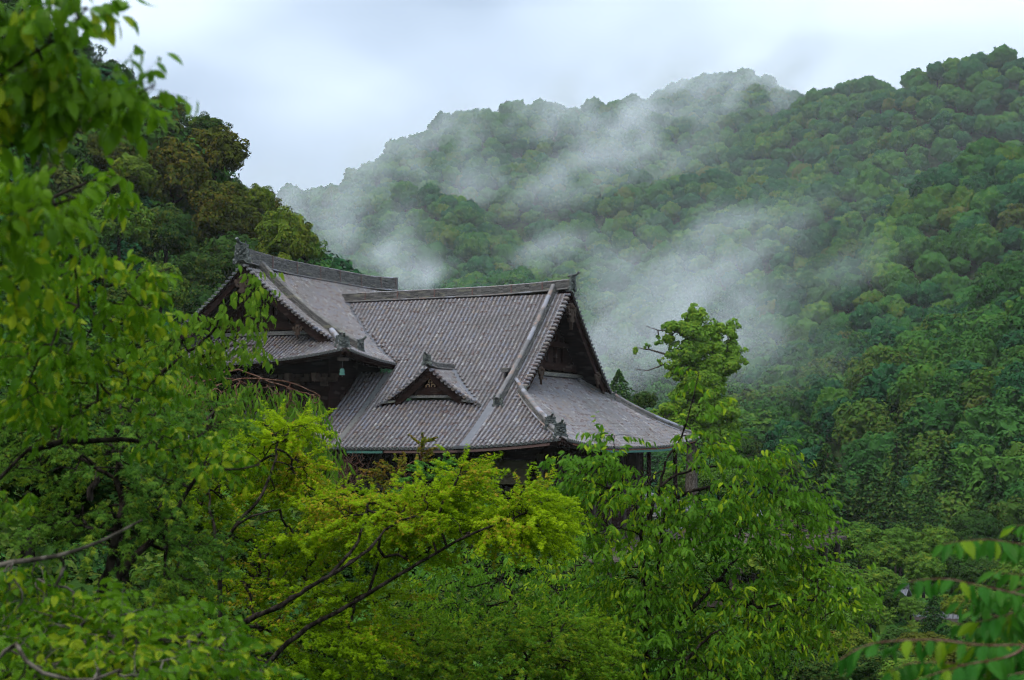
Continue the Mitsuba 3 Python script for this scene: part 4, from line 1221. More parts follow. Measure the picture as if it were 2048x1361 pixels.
add(f'{HALL}__wall_beam', (world(m[0]), m[1]), 'old_wood')
# corner block and the copper wind bell under the rear corner
m = Bag().box([US - 0.55, TS + 0.55, ZR + 0.18], np.eye(3), [0.26, 0.26, 0.10]).mesh()
add(f'{HALL}__corner_block', (world(m[0]), m[1]), 'bare_wood')
zb_ = ZR - 0.85
bell = trimesh.creation.revolve(np.array([[0.0, 0.42], [0.10, 0.42], [0.15, 0.34], [0.165, 0.1], [0.20, 0.0], [0.17, 0.0], [0.13, 0.30], [0.0, 0.34]]), sections=18)
q = np.asarray(bell.vertices) + [US - 0.55, TS + 0.45, zb_]
add(f'{HALL}__wind_bell', (world(q), np.asarray(bell.faces)), 'dull_copper', smooth=40, label='small green copper wind bell hanging below the rear corner')
v, f = tubes([[US - 0.55, TS + 0.45, zb_ + 0.4]], [[US - 0.55, TS + 0.45, ZR + 0.1]], 0.012, 0.012, 6)
add(f'{HALL}__wind_bell__chain', (world(v), f), 'dark_tile')
v, f = tubes([[US - 0.55, TS + 0.45, zb_ - 0.12]], [[US - 0.55, TS + 0.45, zb_ + 0.3]], 0.02, 0.02, 6)
add(f'{HALL}__wind_bell__clapper', (world(v), f), 'dark_tile')

# --- the stage on posts at the right, its rail
m = Bag().box([4.2, 11, FLOOR - 0.12], np.eye(3), [7.2, 13.5, 0.12]).mesh()
add(f'{HALL}__stage_floor', (world(m[0]), m[1]), 'bare_wood', label='plank floor of the stage built out on posts')
for u in (-2.6, 0.6, 3.8, 7.0, 10.8):
    for t in (-2.0, 1.6, 5.4, 10.0, 15.0, 20.0, 24.0):
        x, y, _ = world([u, t, 0])
        gz = float(ground_z(np.array([x]), np.array([y]))[0]) - H0
        if gz > FLOOR - 0.6:
            continue
        v, f = tube_path([[u, t, gz - 0.5], [u, t, FLOOR - 0.3]], [0.24, 0.24], 10)
        add(f'{HALL}__stage_post', (world(v), f), 'bare_wood', smooth=40)
for t in (-2.0, 1.6, 5.4, 10.0):
    for z in (FLOOR - 0.5, FLOOR - 2.0, FLOOR - 3.6, FLOOR - 5.2):
        m = Bag().beam([-3.2, t - 0.02, z], [11.2, t - 0.02, z], 0.16, 0.30).mesh()
        add(f'{HALL}__stage_beam', (world(m[0]), m[1]), 'bare_wood')
for u in (-2.6, 0.6, 3.8, 7.0, 10.8):
    for z in (FLOOR - 1.2, FLOOR - 2.8, FLOOR - 4.4):
        m = Bag().beam([u + 0.02, -2.6, z], [u + 0.02, 12, z], 0.16, 0.28).mesh()
        add(f'{HALL}__stage_beam', (world(m[0]), m[1]), 'bare_wood')
# veranda posts that carry the side eave
for t in (W - 3.2, W - 9.0, 3.0):
    v, f = tube_path([[-0.9, t, FLOOR], [-0.9, t, -1.2]], [0.16, 0.15], 10)
    add(f'{HALL}__eave_post', (world(v), f), 'old_wood', smooth=40)
# rail along the stage
rail = [[11.0, -2.2, FLOOR], [11.0, 24.3, FLOOR]]
for z in (0.35, 0.65, 0.98):
    m = Bag().beam(np.array(rail[0]) + [0, 0, z], np.array(rail[1]) + [0, 0, z], 0.10, 0.09).mesh()
    add(f'{HALL}__stage_rail', (world(m[0]), m[1]), 'bare_wood')
    m = Bag().beam([-3, 24.2, FLOOR + z], [11, 24.2, FLOOR + z], 0.10, 0.09).mesh()
    add(f'{HALL}__stage_rail', (world(m[0]), m[1]), 'bare_wood')
for t in np.arange(-2, 24.3, 1.9):
    m = Bag().beam([11.0, t, FLOOR], [11.0, t, FLOOR + 1.15], 0.12, 0.12, (0, 1, 0)).mesh()
    add(f'{HALL}__stage_rail__baluster', (world(m[0]), m[1]), 'bare_wood')
print('hall entries', sum(k.startswith(HALL) for k in scene))

# ------------------------------------------------------------------ trees near the camera
foliage('maple_bright', (0.18, 0.335, 0.008), (0.38, 0.53, 0.010), (0.52, 0.35, 0.04), 0.9, trans=0.85, share=0.08)
foliage('maple_green', (0.1137, 0.2587, 0.0150), (0.2275, 0.3737, 0.0175), (0.3575, 0.4025, 0.0250), 0.9, trans=0.8, share=0.12)
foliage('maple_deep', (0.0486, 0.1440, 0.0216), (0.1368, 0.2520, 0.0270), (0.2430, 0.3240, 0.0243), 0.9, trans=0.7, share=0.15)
foliage('cherry_leaf', (0.0583, 0.1814, 0.0151), (0.1385, 0.2916, 0.0173), (0.3499, 0.4795, 0.0162), 0.8, trans=0.8, share=0.17, gloss=0.10, rough=0.3)
foliage('weeping_leaf', (0.0750, 0.1872, 0.0168), (0.1650, 0.2880, 0.0216), (0.2550, 0.3600, 0.0240), 0.9, trans=0.8, share=0.15, gloss=0.08, rough=0.32)
foliage('glossy_leaf', (0.0579, 0.1739, 0.0084), (0.1543, 0.3015, 0.0106), (0.3345, 0.4174, 0.0158), 1.3, trans=0.85, share=0.16, gloss=0.12, rough=0.25)
foliage('right_leaf', (0.0292, 0.1420, 0.0140), (0.0680, 0.2185, 0.0160), (0.1944, 0.3168, 0.0100), 1.5, trans=0.8, share=0.07, gloss=0.10, rough=0.3)
foliage('red_sapling', (0.1360, 0.1870, 0.0120), (0.2125, 0.1870, 0.0200), (0.2550, 0.1320, 0.0200), 0.9, trans=0.7, share=0.4)
foliage('pine_green', (0.0720, 0.2160, 0.0300), (0.1200, 0.3000, 0.0420), (0.1560, 0.3360, 0.0360), 0.9, trans=0.6, share=0.2)
foliage('camphor_leaf', (0.1079, 0.2300, 0.0259), (0.1869, 0.3450, 0.0359), (0.2587, 0.3737, 0.0359), 0.25, trans=0.6, share=0.25)
foliage('mid_leaf', (0.05, 0.12, 0.014), (0.10, 0.185, 0.02), (0.17, 0.21, 0.02), 0.2, trans=0.7, share=0.2)
bark('bark_wet', (0.012, 0.010, 0.008), (0.045, 0.036, 0.03), 30.0)
bark('bark_red', (0.10, 0.045, 0.03), (0.20, 0.12, 0.09), 40.0)
bark('bark_pale', (0.05, 0.043, 0.034), (0.16, 0.14, 0.115), 25.0)


def star_leaf(lobes=5):
    ang = np.radians([0, 40, -40, 84, -84, 128, -128][:lobes])
    ln = np.array([1, 0.92, 0.92, 0.72, 0.72, 0.42, 0.42])[:lobes]
    o = np.argsort(ang)
    ang, ln = ang[o], ln[o]
    pts, faces = [[0.0, 0, 0.0]], []
    for i, (a, l) in enumerate(zip(ang, ln)):
        if i == 0:
            pts.append([-0.10, -0.10, -0.01])
        pts.append([math.cos(a) * l, math.sin(a) * l, -0.16 * l * l])
        m = (ang[i] + ang[i + 1]) / 2 if i + 1 < lobes else None
        pts.append([math.cos(m) * 0.34, math.sin(m) * 0.34, 0.02] if m is not None else [-0.10, 0.10, -0.01])
    for i in range(1, len(pts) - 1):
        faces.append([0, i, i + 1])
    return np.array(pts), np.array(faces)


def blade_leaf(width, curl=0.3, fold=0.12):
    x = [0.0, 0.22, 0.5, 0.78, 1.0]
    w = [0.0, 0.75, 1.0, 0.62, 0.0]
    p = []
    for a, b in zip(x, w):
        z = -curl * a * a
        if b == 0:
            p.append([a, 0, z])
        else:
            p += [[a, b * width / 2, z + fold * b * width], [a, 0, z], [a, -b * width / 2, z + fold * b * width]]
    f = [[0, 2, 1], [0, 3, 2]]
    for o in (1, 4):
        f += [[o, o + 1, o + 4], [o, o + 4, o + 3], [o + 1, o + 2, o + 5], [o + 1, o + 5, o + 4]]
    f += [[7, 8, 10], [8, 9, 10]]
    return np.array(p), np.array(f)


def pads_points(pads, r):
    """Twig ends spread through foliage pads: (px, py, depth, half width px, half height px, half depth m, how many)."""
    out = []
    for px, py, d, rx, ry, rd, n in pads:
        q = unit(r.normal(size=(n, 3))) * (r.random((n, 1)) ** 0.45)
        c = P(px, py, d)
        out.append(c + q * [rx / FPX * d, rd, ry / FPX * d])
    return np.vstack(out)


def skeleton(start, points, prefer=0.25):
    """Joins the points to the start nodes, nearest first: parent of each node."""
    ns, n = len(start), len(points)
    allp = np.vstack([start, points])
    path = np.zeros(ns + n)
    parent = np.full(ns + n, -1)
    d = np.linalg.norm(points[:, None] - start[None], axis=2)
    best, who = d.min(1), d.argmin(1)
    todo = np.ones(n, bool)
    order = []
    for _ in range(n):
        i = int(np.argmin(np.where(todo, best, 1e9)))
        todo[i] = False
        parent[ns + i] = who[i]
        path[ns + i] = path[who[i]] + np.linalg.norm(points[i] - allp[who[i]])
        order.append(ns + i)
        dd = np.linalg.norm(points - points[i], axis=1) + prefer * path[ns + i]
        better = todo & (dd < best)
        best[better], who[better] = dd[better], ns + i
    return allp, parent, order


def plant(key, label, category, limbs, pads, leaf, leaf_size, leaf_mat, wood, per=8, twig=0.35, droop=0.3, flat=0.7, seed=0, tip=0.004, group=None, jitter=0.35, hang=0.0, power=0.47, limb_name='trunk', min_r=0.0):
    """limbs: [(points, radius at foot, radius at end)]; leaves stand along short twigs at every node of the crown."""
    r = np.random.default_rng(seed)
    starts, B = [], Bag()
    for pts, ra, rb in limbs:
        pts = np.asarray(pts, float)
        s = np.concatenate([[0], np.cumsum(np.linalg.norm(np.diff(pts, axis=0), axis=1))])
        n = max(4, int(s[-1] / max(0.08, 0.03 * s[-1])))
        q = np.linspace(0, s[-1], n)
        from scipy.interpolate import PchipInterpolator
        sm = np.column_stack([PchipInterpolator(s, pts[:, j])(q) for j in range(3)])
        wob = 0.25 * ra
        sm[1:-1] += r.normal(0, wob, (n - 2, 3))
        B.put(*tube_path(sm, np.linspace(ra, rb, n), 9))
        starts.append(sm[n // 4:])
    start = np.vstack(starts)
    pts = pads_points(pads, r)
    allp, parent, order = skeleton(start, pts)
    ns = len(start)
    load = np.ones(len(allp))
    for i in order[::-1]:
        load[parent[i]] += load[i]
    kids = np.arange(ns, len(allp))
    rad = np.maximum(tip * load ** power, min_r)
    rmax = min(rb for _, _, rb in limbs) * 1.3 + tip
    p0, p1 = allp[parent[kids]], allp[kids]
    # a bend in the middle of each branch, sagging a little
    mid = (p0 + p1) / 2 + r.normal(0, 0.07, (len(kids), 3)) * np.linalg.norm(p1 - p0, axis=1, keepdims=True) + [0, 0, 0.04] * np.linalg.norm(p1 - p0, axis=1, keepdims=True)
    ra, rb = np.minimum(rad[kids] * 1.25, rmax), np.minimum(rad[kids], rmax)
    C = Bag()
    C.put(*tubes(p0, mid, ra, (ra + rb) / 2, 5)).put(*tubes(mid, p1, (ra + rb) / 2, rb, 5))
    axis = unit(p1 - p0)
    crown_mid = pts.mean(0)
    axis = unit(axis + 0.5 * unit((p1 - crown_mid) * [1, 1, 0.2]) + jitter * r.normal(size=axis.shape))
    axis[:, 2] = axis[:, 2] * (1 - 0.5 * flat) - droop * 0.4
    axis = unit(axis)
    who = np.repeat(np.arange(len(kids)), per)
    s = (np.tile(np.arange(per), len(kids)) + r.random(len(who))) / per
    base = p1[who] + axis[who] * (s * twig)[:, None]
    base[:, 2] -= hang * s * s * twig
    up = np.array([0, 0, 1.0])
    side = unit(np.cross(axis, up))
    sgn = np.where(np.tile(np.arange(per), len(kids)) % 2 == 0, 1.0, -1.0)[:, None]
    x = unit(0.75 * axis[who] + sgn * side[who] * 0.85 + [0, 0, -droop] + 0.35 * r.normal(size=base.shape))
    z = unit(up * flat + 0.5 * (1 - flat) * unit(base - crown_mid) + 0.42 * r.normal(size=base.shape))
    z = unit(z - x * (z * x).sum(1, keepdims=True))
    base += r.normal(0, 0.04 * twig, base.shape)
    v, f, uv = stamp(*leaf, base, x, z, leaf_size * r.uniform(0.65, 1.2, len(who)), r.random(len(who)), r.uniform(0.8, 1.15, len(who)))
    tw = unit(axis) * twig
    C.put(*tubes(p1, p1 + tw * 0.9 - [0, 0, hang * twig * 0.8], np.minimum(rb, tip * 1.1), 0.4 * tip, 4))
    add(f'{key}__crown', (v, f), leaf_mat, uv=uv)
    add(f'{key}__branches', C.mesh(), wood, smooth=True)
    add(f'{key}__{limb_name}', B.mesh(), wood, smooth=True)
    labels[key] = {'label': label, 'category': category}
    if group:
        labels[key]['group'] = group


L = lambda *q: [P(*p) for p in q]
STAR, STAR7 = star_leaf(5), star_leaf(7)
BLADE, BROAD, NARROW = blade_leaf(0.36, 0.34), blade_leaf(0.52, 0.42, 0.10), blade_leaf(0.26, 0.22)

# the bright maple in the middle: upper and lower boughs in one yellow green leaf colour
D = 15.5
LIMBS = [(L((430, 1500, D - .9), (438, 1300, D - .9), (440, 1200, D - .9), (441, 1110, D - .9), (470, 1055, D - .9), (522, 992, D - .8), (548, 930, D - .5), (556, 885, D - .2)), 0.036, 0.010),
         (L((441, 1110, D - .9), (425, 1040, D - .8), (418, 985, D - .6)), 0.022, 0.010), (L((450, 1090, D - .9), (490, 1040, D - 1), (560, 1020, D - 1)), 0.016, 0.008),
         (L((400, 1480, D - 1.2), (470, 1262, D - 1.5), (560, 1212, D - 1.7), (660, 1150, D - 1.8), (735, 1102, D - 1.7), (770, 1060, D - 1.5)), 0.036, 0.010),
         (L((660, 1150, D - 1.8), (720, 1075, D - 1.5), (735, 1010, D - 1)), 0.018, 0.009),
         (L((480, 1420, D - 1.6), (560, 1300, D - 1.5), (700, 1210, D - 1.5), (845, 1122, D - 1.5), (960, 1062, D - 1.8), (1062, 1022, D - 1.5)), 0.030, 0.008)]
plant('maple_tree', 'bright yellow green maple with orange tips spreading in the middle, in front of the hall', 'tree', LIMBS,
      [(560, 866, D, 75, 30, .6, 75), (480, 920, D, 75, 34, .6, 67), (600, 932, D, 55, 24, .5, 48), (420, 985, D, 70, 34, .6, 48), (560, 975, D, 90, 30, .6, 59), (690, 1008, D - .5, 90, 24, .6, 81),
       (780, 1012, D - .8, 70, 22, .5, 62), (872, 988, D - 1, 55, 26, .45, 60), (930, 948, D - 1.1, 24, 28, .3, 29), (760, 1045, D - .9, 110, 26, .7, 81), (880, 1040, D - 1.2, 90, 30, .6, 81),
       (1000, 1045, D - 1.4, 90, 36, .6, 94), (1075, 1050, D - 1.5, 55, 50, .5, 67), (1060, 1000, D - 1.5, 55, 28, .4, 45), (640, 1060, D - .4, 100, 26, .7, 59)],
      STAR7, 0.033, 'maple_bright', 'bark_wet', per=60, twig=0.34, droop=0.40, flat=0.85, seed=21, tip=0.0024)
plant('maple_tree', 'bright yellow green maple with orange tips spreading in the middle, in front of the hall', 'tree', LIMBS[3:4],
      [(480, 1075, D + .4, 90, 36, .7, 59), (620, 1110, D, 110, 30, .7, 59), (800, 1105, D - .9, 110, 22, .6, 54), (540, 1170, D - .2, 110, 36, .7, 64), (690, 1185, D - .6, 120, 30, .7, 67), (620, 1250, D - .7, 130, 34, .7, 72), (460, 1275, D - .4, 90, 40, .7, 51),
       (730, 1275, D - .9, 110, 34, .6, 62), (570, 1325, D - .9, 120, 34, .6, 62), (390, 1180, D + .4, 70, 50, .7, 45)],
      STAR7, 0.034, 'maple_bright', 'bark_wet', per=56, twig=0.36, droop=0.40, flat=0.85, seed=121, tip=0.0024)
D = 15.5
plant('maple_tree_001', 'green maple with layered boughs and reddish tips at the bottom, nearest below the hall', 'tree',
      [(L((860, 1600, D), (820, 1420, D), (760, 1330, D), (700, 1290, D)), 0.05, 0.014), (L((860, 1600, D), (960, 1420, D), (1040, 1330, D), (1120, 1270, D)), 0.05, 0.014)],
      [(900, 1290, D, 120, 40, .7, 60), (1020, 1265, D, 110, 36, .7, 60), (1130, 1255, D, 80, 36, .6, 50), (1180, 1300, D - .2, 50, 40, .5, 32), (1060, 1320, D - .3, 120, 42, .7, 70), (930, 1345, D - .4, 140, 40, .8, 80),
       (780, 1350, D - .3, 110, 36, .7, 50), (830, 1240, D + .6, 80, 40, .7, 40), (1150, 1355, D - .4, 80, 36, .6, 45), (690, 1350, D - .2, 90, 40, .6, 40)],
      STAR7, 0.038, 'maple_green', 'bark_wet', per=42, twig=0.36, droop=0.4, flat=0.8, seed=22, tip=0.0024)
# the cherry at the right, and a second one behind the maples
D = 16.5
plant('cherry_tree', 'large dark green cherry with drooping leaves, right of the middle in front of the stage', 'tree',
      [(L((1300, 1500, D), (1292, 1300, D), (1290, 1205, D), (1286, 1113, D), (1284, 1060, D), (1270, 1010, D)), 0.05, 0.014),
       (L((1290, 1225, D), (1316, 1150, D), (1322, 1085, D), (1318, 1030, D)), 0.03, 0.012),
       (L((1310, 1330, D), (1359, 1240, D), (1402, 1200, D), (1445, 1150, D), (1480, 1110, D)), 0.034, 0.012),
       (L((1300, 1050, D), (1333, 963, D), (1370, 945, D), (1412, 934, D), (1480, 935, D)), 0.022, 0.008),
       (L((1322, 1040, D), (1359, 993, D), (1400, 980, D), (1449, 972, D), (1513, 972, D), (1560, 1000, D)), 0.024, 0.008),
       (L((1318, 1000, D), (1330, 930, D), (1363, 872, D), (1385, 800, D), (1398, 745, D)), 0.017, 0.005),
       (L((1445, 1200, D), (1520, 1215, D - .3), (1600, 1200, D - .4), (1680, 1210, D - .5)), 0.024, 0.007),
       (L((1330, 1361, D - .5), (1390, 1300, D - .8), (1440, 1260, D - .8)), 0.03, 0.01)],
      [(1215, 935, D, 70, 32, .6, 30), (1150, 950, D, 26, 40, .4, 12), (1260, 985, D, 90, 45, .7, 40), (1370, 880, D, 34, 50, .3, 11), (1395, 790, D, 14, 60, .2, 8), (1420, 900, D, 45, 26, .4, 12), (1230, 880, D, 30, 22, .2, 6),
       (1510, 925, D, 70, 36, .6, 30), (1575, 985, D, 55, 45, .5, 28), (1615, 1040, D, 30, 30, .4, 12), (1480, 1000, D, 90, 40, .7, 36), (1195, 1060, D, 55, 50, .6, 28), (1170, 1000, D, 30, 36, .5, 12),
       (1290, 1090, D, 110, 50, .9, 50), (1440, 1080, D, 110, 50, .8, 50), (1560, 1090, D, 75, 50, .7, 36), (1640, 1165, D - .3, 60, 45, .6, 26), (1690, 1205, D - .5, 34, 34, .4, 12), (1240, 1170, D, 95, 50, .8, 44),
       (1400, 1180, D, 120, 50, .9, 54), (1560, 1190, D - .2, 110, 45, .7, 44), (1300, 1250, D - .2, 110, 45, .8, 48), (1430, 1280, D - .5, 110, 45, .8, 48), (1230, 1240, D + .4, 60, 40, .6, 24), (1340, 1330, D - .6, 100, 40, .7, 40), (1520, 1260, D - .4, 80, 36, .6, 28),
       (1630, 1240, D - .4, 70, 30, .5, 18), (1480, 1345, D - .6, 70, 30, .5, 20), (1345, 1035, D, 45, 34, .5, 18), (1405, 1020, D, 50, 34, .5, 20), (1450, 1045, D, 50, 30, .5, 18), (1340, 985, D, 30, 16, .3, 6)],
      BLADE, 0.098, 'cherry_leaf', 'bark_wet', per=18, twig=0.40, droop=0.75, flat=0.62, seed=23, tip=0.0022)
D = 20.0
plant('cherry_tree_001', 'dark leaved cherry showing between the bright maple and the lower maple', 'tree',
      [(L((1080, 1500, D), (1070, 1330, D), (1040, 1230, D), (1000, 1160, D)), 0.05, 0.014), (L((1070, 1330, D), (1110, 1240, D), (1130, 1180, D)), 0.03, 0.012)],
      [(950, 1125, D, 85, 34, .7, 34), (1050, 1150, D, 90, 45, .7, 40), (1120, 1190, D, 75, 45, .7, 34), (990, 1205, D, 90, 40, .7, 36), (880, 1180, D + .5, 70, 45, .7, 28), (1090, 1240, D, 70, 40, .6, 26), (1170, 1130, D + .4, 50, 50, .6, 24), (1160, 1220, D - .5, 50, 40, .5, 20), (900, 1250, D + 1, 70, 40, .7, 20)],
      BLADE, 0.10, 'cherry_leaf', 'bark_wet', per=14, twig=0.38, droop=0.75, flat=0.6, seed=24, tip=0.0026)
# weeping cherry and the cherry before the rear gable
D = 18.5
plant('weeping_cherry', 'weeping cherry with arching reddish twigs and hanging narrow leaves, below the rear roof', 'tree',
      [(L((250, 1150, D + 1), (290, 950, D + .6), (330, 810, D + .3), (400, 758, D), (470, 742, D), (540, 762, D), (600, 785, D)), 0.035, 0.006),
       (L((330, 810, D + .3), (420, 775, D), (500, 757, D - .2), (560, 762, D - .3), (640, 792, D - .4)), 0.014, 0.005),
       (L((330, 810, D + .3), (390, 768, D + .4), (450, 757, D + .6), (520, 785, D + .7)), 0.012, 0.005)],
      [(400, 775, D, 55, 22, .6, 22), (480, 775, D, 60, 20, .6, 22), (560, 785, D, 40, 18, .6, 16), (620, 805, D - .2, 28, 22, .5, 12), (450, 820, D - .2, 90, 30, .7, 40), (370, 820, D, 70, 36, .7, 34), (570, 835, D - .3, 70, 28, .6, 30), (630, 860, D - .4, 26, 40, .5, 14), (350, 770, D + .4, 60, 36, .6, 26), (340, 870, D + .2, 80, 40, .7, 30), (480, 870, D, 90, 26, .7, 26), (640, 905, D - .3, 22, 40, .4, 9)],
      NARROW, 0.135, 'weeping_leaf', 'bark_red', per=12, twig=0.36, droop=1.7, flat=0.3, seed=25, tip=0.0026, hang=0.5)
D = 12.5
plant('cherry_tree_002', 'light green cherry branch reaching in front of the rear gable from the left', 'tree',
      [(L((180, 1000, D), (260, 820, D), (340, 730, D), (400, 690, D), (440, 650, D), (480, 615, D), (510, 575, D)), 0.03, 0.006),
       (L((340, 730, D), (430, 705, D), (480, 690, D), (515, 690, D)), 0.018, 0.004)],
      [(470, 600, D, 34, 18, .25, 6), (515, 575, D, 18, 16, .2, 4), (505, 610, D, 22, 20, .2, 5), (450, 645, D, 34, 16, .3, 6), (485, 650, D, 34, 16, .3, 7), (440, 690, D, 40, 22, .3, 14), (495, 700, D, 32, 18, .3, 10), (400, 650, D, 40, 30, .4, 16), (380, 700, D, 60, 34, .5, 26), (330, 690, D, 50, 40, .5, 22), (425, 730, D, 40, 20, .3, 10), (505, 545, D, 16, 14, .2, 4)],
      BROAD, 0.078, 'weeping_leaf', 'bark_wet', per=8, twig=0.22, droop=1.5, flat=0.4, seed=26, tip=0.0018)
# dark maple in the left middle, glossy bush at the lower left
D = 9.0
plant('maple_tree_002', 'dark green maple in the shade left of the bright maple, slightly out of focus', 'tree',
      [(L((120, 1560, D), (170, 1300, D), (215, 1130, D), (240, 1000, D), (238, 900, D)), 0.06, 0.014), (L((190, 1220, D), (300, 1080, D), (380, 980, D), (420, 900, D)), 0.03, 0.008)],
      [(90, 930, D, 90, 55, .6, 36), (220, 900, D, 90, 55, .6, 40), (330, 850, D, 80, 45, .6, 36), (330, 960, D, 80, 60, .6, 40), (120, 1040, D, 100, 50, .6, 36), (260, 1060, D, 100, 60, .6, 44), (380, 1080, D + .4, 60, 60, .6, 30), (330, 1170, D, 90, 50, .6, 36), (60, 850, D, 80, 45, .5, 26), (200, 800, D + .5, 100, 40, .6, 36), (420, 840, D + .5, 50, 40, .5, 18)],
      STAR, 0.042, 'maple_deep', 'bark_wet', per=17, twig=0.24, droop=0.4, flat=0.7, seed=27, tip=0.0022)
D = 6.2
plant('leafy_bush', 'yellow green leafy bush filling the lower left corner, out of focus', 'bush',
      [(L((-60, 1150, D), (0, 1131, D), (95, 1116, D), (180, 1095, D), (235, 1065, D), (285, 1040, D)), 0.014, 0.005), (L((-40, 1420, D - .8), (30, 1290, D - .8), (70, 1340, D - .9), (140, 1361, D - .9), (240, 1340, D - .9)), 0.011, 0.005), (L((-40, 1420, D - .8), (120, 1330, D - .4), (260, 1290, D - .3), (400, 1270, D - .2)), 0.018, 0.005)],
      [(70, 1220, D, 90, 50, .4, 42), (200, 1230, D, 90, 45, .4, 44), (320, 1255, D - .2, 90, 45, .4, 44), (420, 1300, D - .3, 80, 45, .4, 40), (120, 1290, D - .4, 120, 45, .4, 52), (280, 1320, D - .5, 120, 40, .4, 56), (460, 1345, D - .4, 60, 30, .3, 22), (40, 1340, D - .6, 80, 40, .3, 30), (180, 1350, D - .6, 110, 30, .3, 36), (60, 1150, D, 70, 35, .4, 20)],
      BROAD, 0.052, 'glossy_leaf', 'bark_pale', per=10, twig=0.15, droop=0.5, flat=0.6, seed=28, tip=0.0014)
D = 7.0
plant('leafy_bush_001', 'bright leafed twigs in the left middle, above the shaded dark maple', 'bush',
      [(L((-80, 1050, D), (60, 900, D), (200, 800, D), (330, 760, D)), 0.012, 0.004), (L((60, 900, D), (240, 880, D), (360, 920, D), (450, 940, D), (520, 930, D)), 0.018, 0.004)],
      [(60, 740, D, 90, 45, .4, 30), (180, 740, D, 90, 40, .4, 34), (290, 760, D, 60, 40, .4, 24), (340, 880, D, 70, 26, .3, 18), (430, 920, D, 60, 24, .3, 14), (120, 820, D - .3, 100, 40, .4, 26), (40, 1010, D - .3, 60, 30, .3, 12)],
      BROAD, 0.05, 'glossy_leaf', 'bark_wet', per=13, twig=0.17, droop=0.6, flat=0.6, seed=29, tip=0.0015)
# the blurred tree at the left edge
plant('dogwood_tree', 'broad leaved tree very close at the left edge, strongly out of focus', 'tree',
      [(L((-260, 700, 5.88), (-120, 420, 5.60), (-30, 310, 5.46), (60, 275, 5.46), (160, 235, 3.9), (250, 200, 3.9), (310, 170, 3.9)), 0.024, 0.003), (L((-200, 300, 5.32), (-60, 180, 3.7), (60, 110, 3.7), (140, 55, 3.7), (175, 15, 3.7)), 0.014, 0.003),
       (L((-200, 700, 4.76), (-40, 480, 4.48), (60, 420, 4.48), (140, 400, 4.48)), 0.016, 0.004), (L((-200, 800, 7.00), (0, 640, 6.86), (130, 600, 6.86), (260, 560, 6.86), (345, 535, 6.86)), 0.018, 0.003), (L((-60, 480, 6.16), (100, 400, 6.16), (200, 360, 6.16), (275, 355, 6.16)), 0.012, 0.003)],
      [(50, 50, 3.7, 80, 55, .2, 24), (150, 40, 3.7, 30, 40, .12, 7), (90, 150, 3.8, 90, 40, .2, 22), (30, 210, 3.8, 60, 50, .2, 16), (190, 190, 3.9, 70, 25, .15, 14), (275, 180, 3.9, 30, 16, .1, 6), (40, 330, 4.90, 70, 30, .2, 12), (70, 410, 4.48, 70, 45, .2, 20), (20, 470, 4.48, 50, 50, .2, 12), (220, 365, 6.16, 50, 20, .15, 10), (130, 490, 5.88, 80, 35, .2, 18), (150, 560, 6.72, 110, 34, .2, 24), (290, 545, 6.86, 50, 26, .15, 14), (70, 620, 6.16, 90, 40, .2, 22), (230, 610, 6.86, 70, 34, .2, 18), (290, 640, 7.14, 40, 28, .15, 8), (40, 700, 5.88, 60, 40, .2, 14), (140, 690, 6.72, 90, 30, .2, 18), (30, 560, 4.76, 50, 50, .2, 12), (60, 790, 6.16, 80, 30, .2, 12)],
      BROAD, 0.060, 'glossy_leaf', 'bark_wet', per=10, twig=0.15, droop=0.95, flat=0.5, seed=30, tip=0.0012)


def spray(key, label, spines, leaf_len, mat, seed):
    """Long twigs with leaves in two rows, each leaf drooping."""
    r = np.random.default_rng(seed)
    B, V = Bag(), []
    from scipy.interpolate import PchipInterpolator
    for pts, r0 in spines:
        pts = np.asarray(pts, float)
        s = np.concatenate([[0], np.cumsum(np.linalg.norm(np.diff(pts, axis=0), axis=1))])
        q = np.linspace(0, s[-1], 24)
        f = [PchipInterpolator(s, pts[:, j]) for j in range(3)]
        sm = np.column_stack([g(q) for g in f])
        B.put(*tube_path(sm, np.linspace(r0, r0 * 0.3, 24), 6))
        step = leaf_len * 0.17
        m = int(s[-1] / step)
        u = (np.arange(m) + 0.5) * step
        u = np.append(u, s[-1])
        base = np.column_stack([g(u) for g in f])
        ax = unit(np.column_stack([g(np.minimum(u + 0.02, s[-1])) - g(np.maximum(u - 0.02, 0)) for g in f]))
        side = unit(np.cross(ax, [0, 0, 1.0]))
        sg = np.where(np.arange(len(u)) % 2 == 0, 1.0, -1.0)[:, None]
        x = unit(0.55 * ax + 0.65 * sg * side + [0, 0, -0.62] + 0.22 * r.normal(size=base.shape))
        x[-1] = unit(ax[-1] + [0, 0, -0.5])
        z = unit(np.array([0, 0, 1.0]) * 0.8 - 0.25 * sg * side + 0.3 * r.normal(size=base.shape))
        V.append((base, x, z, leaf_len * r.uniform(0.72, 1.1, len(u)) * (1 - 0.25 * (u / s[-1]) ** 3), r.random(len(u))))
    b, x, z, sz, ids = (np.concatenate([v[i] for v in V]) for i in range(5))
    v, f, uv = stamp(*blade_leaf(0.40, 0.30, 0.16), b, x, z, sz, ids)
    add(f'{key}__leaves', (v, f), mat, uv=uv)
    add(f'{key}__twig', B.mesh(), 'bark_red', smooth=True)
    labels[key] = {'label': label, 'category': 'branch'}


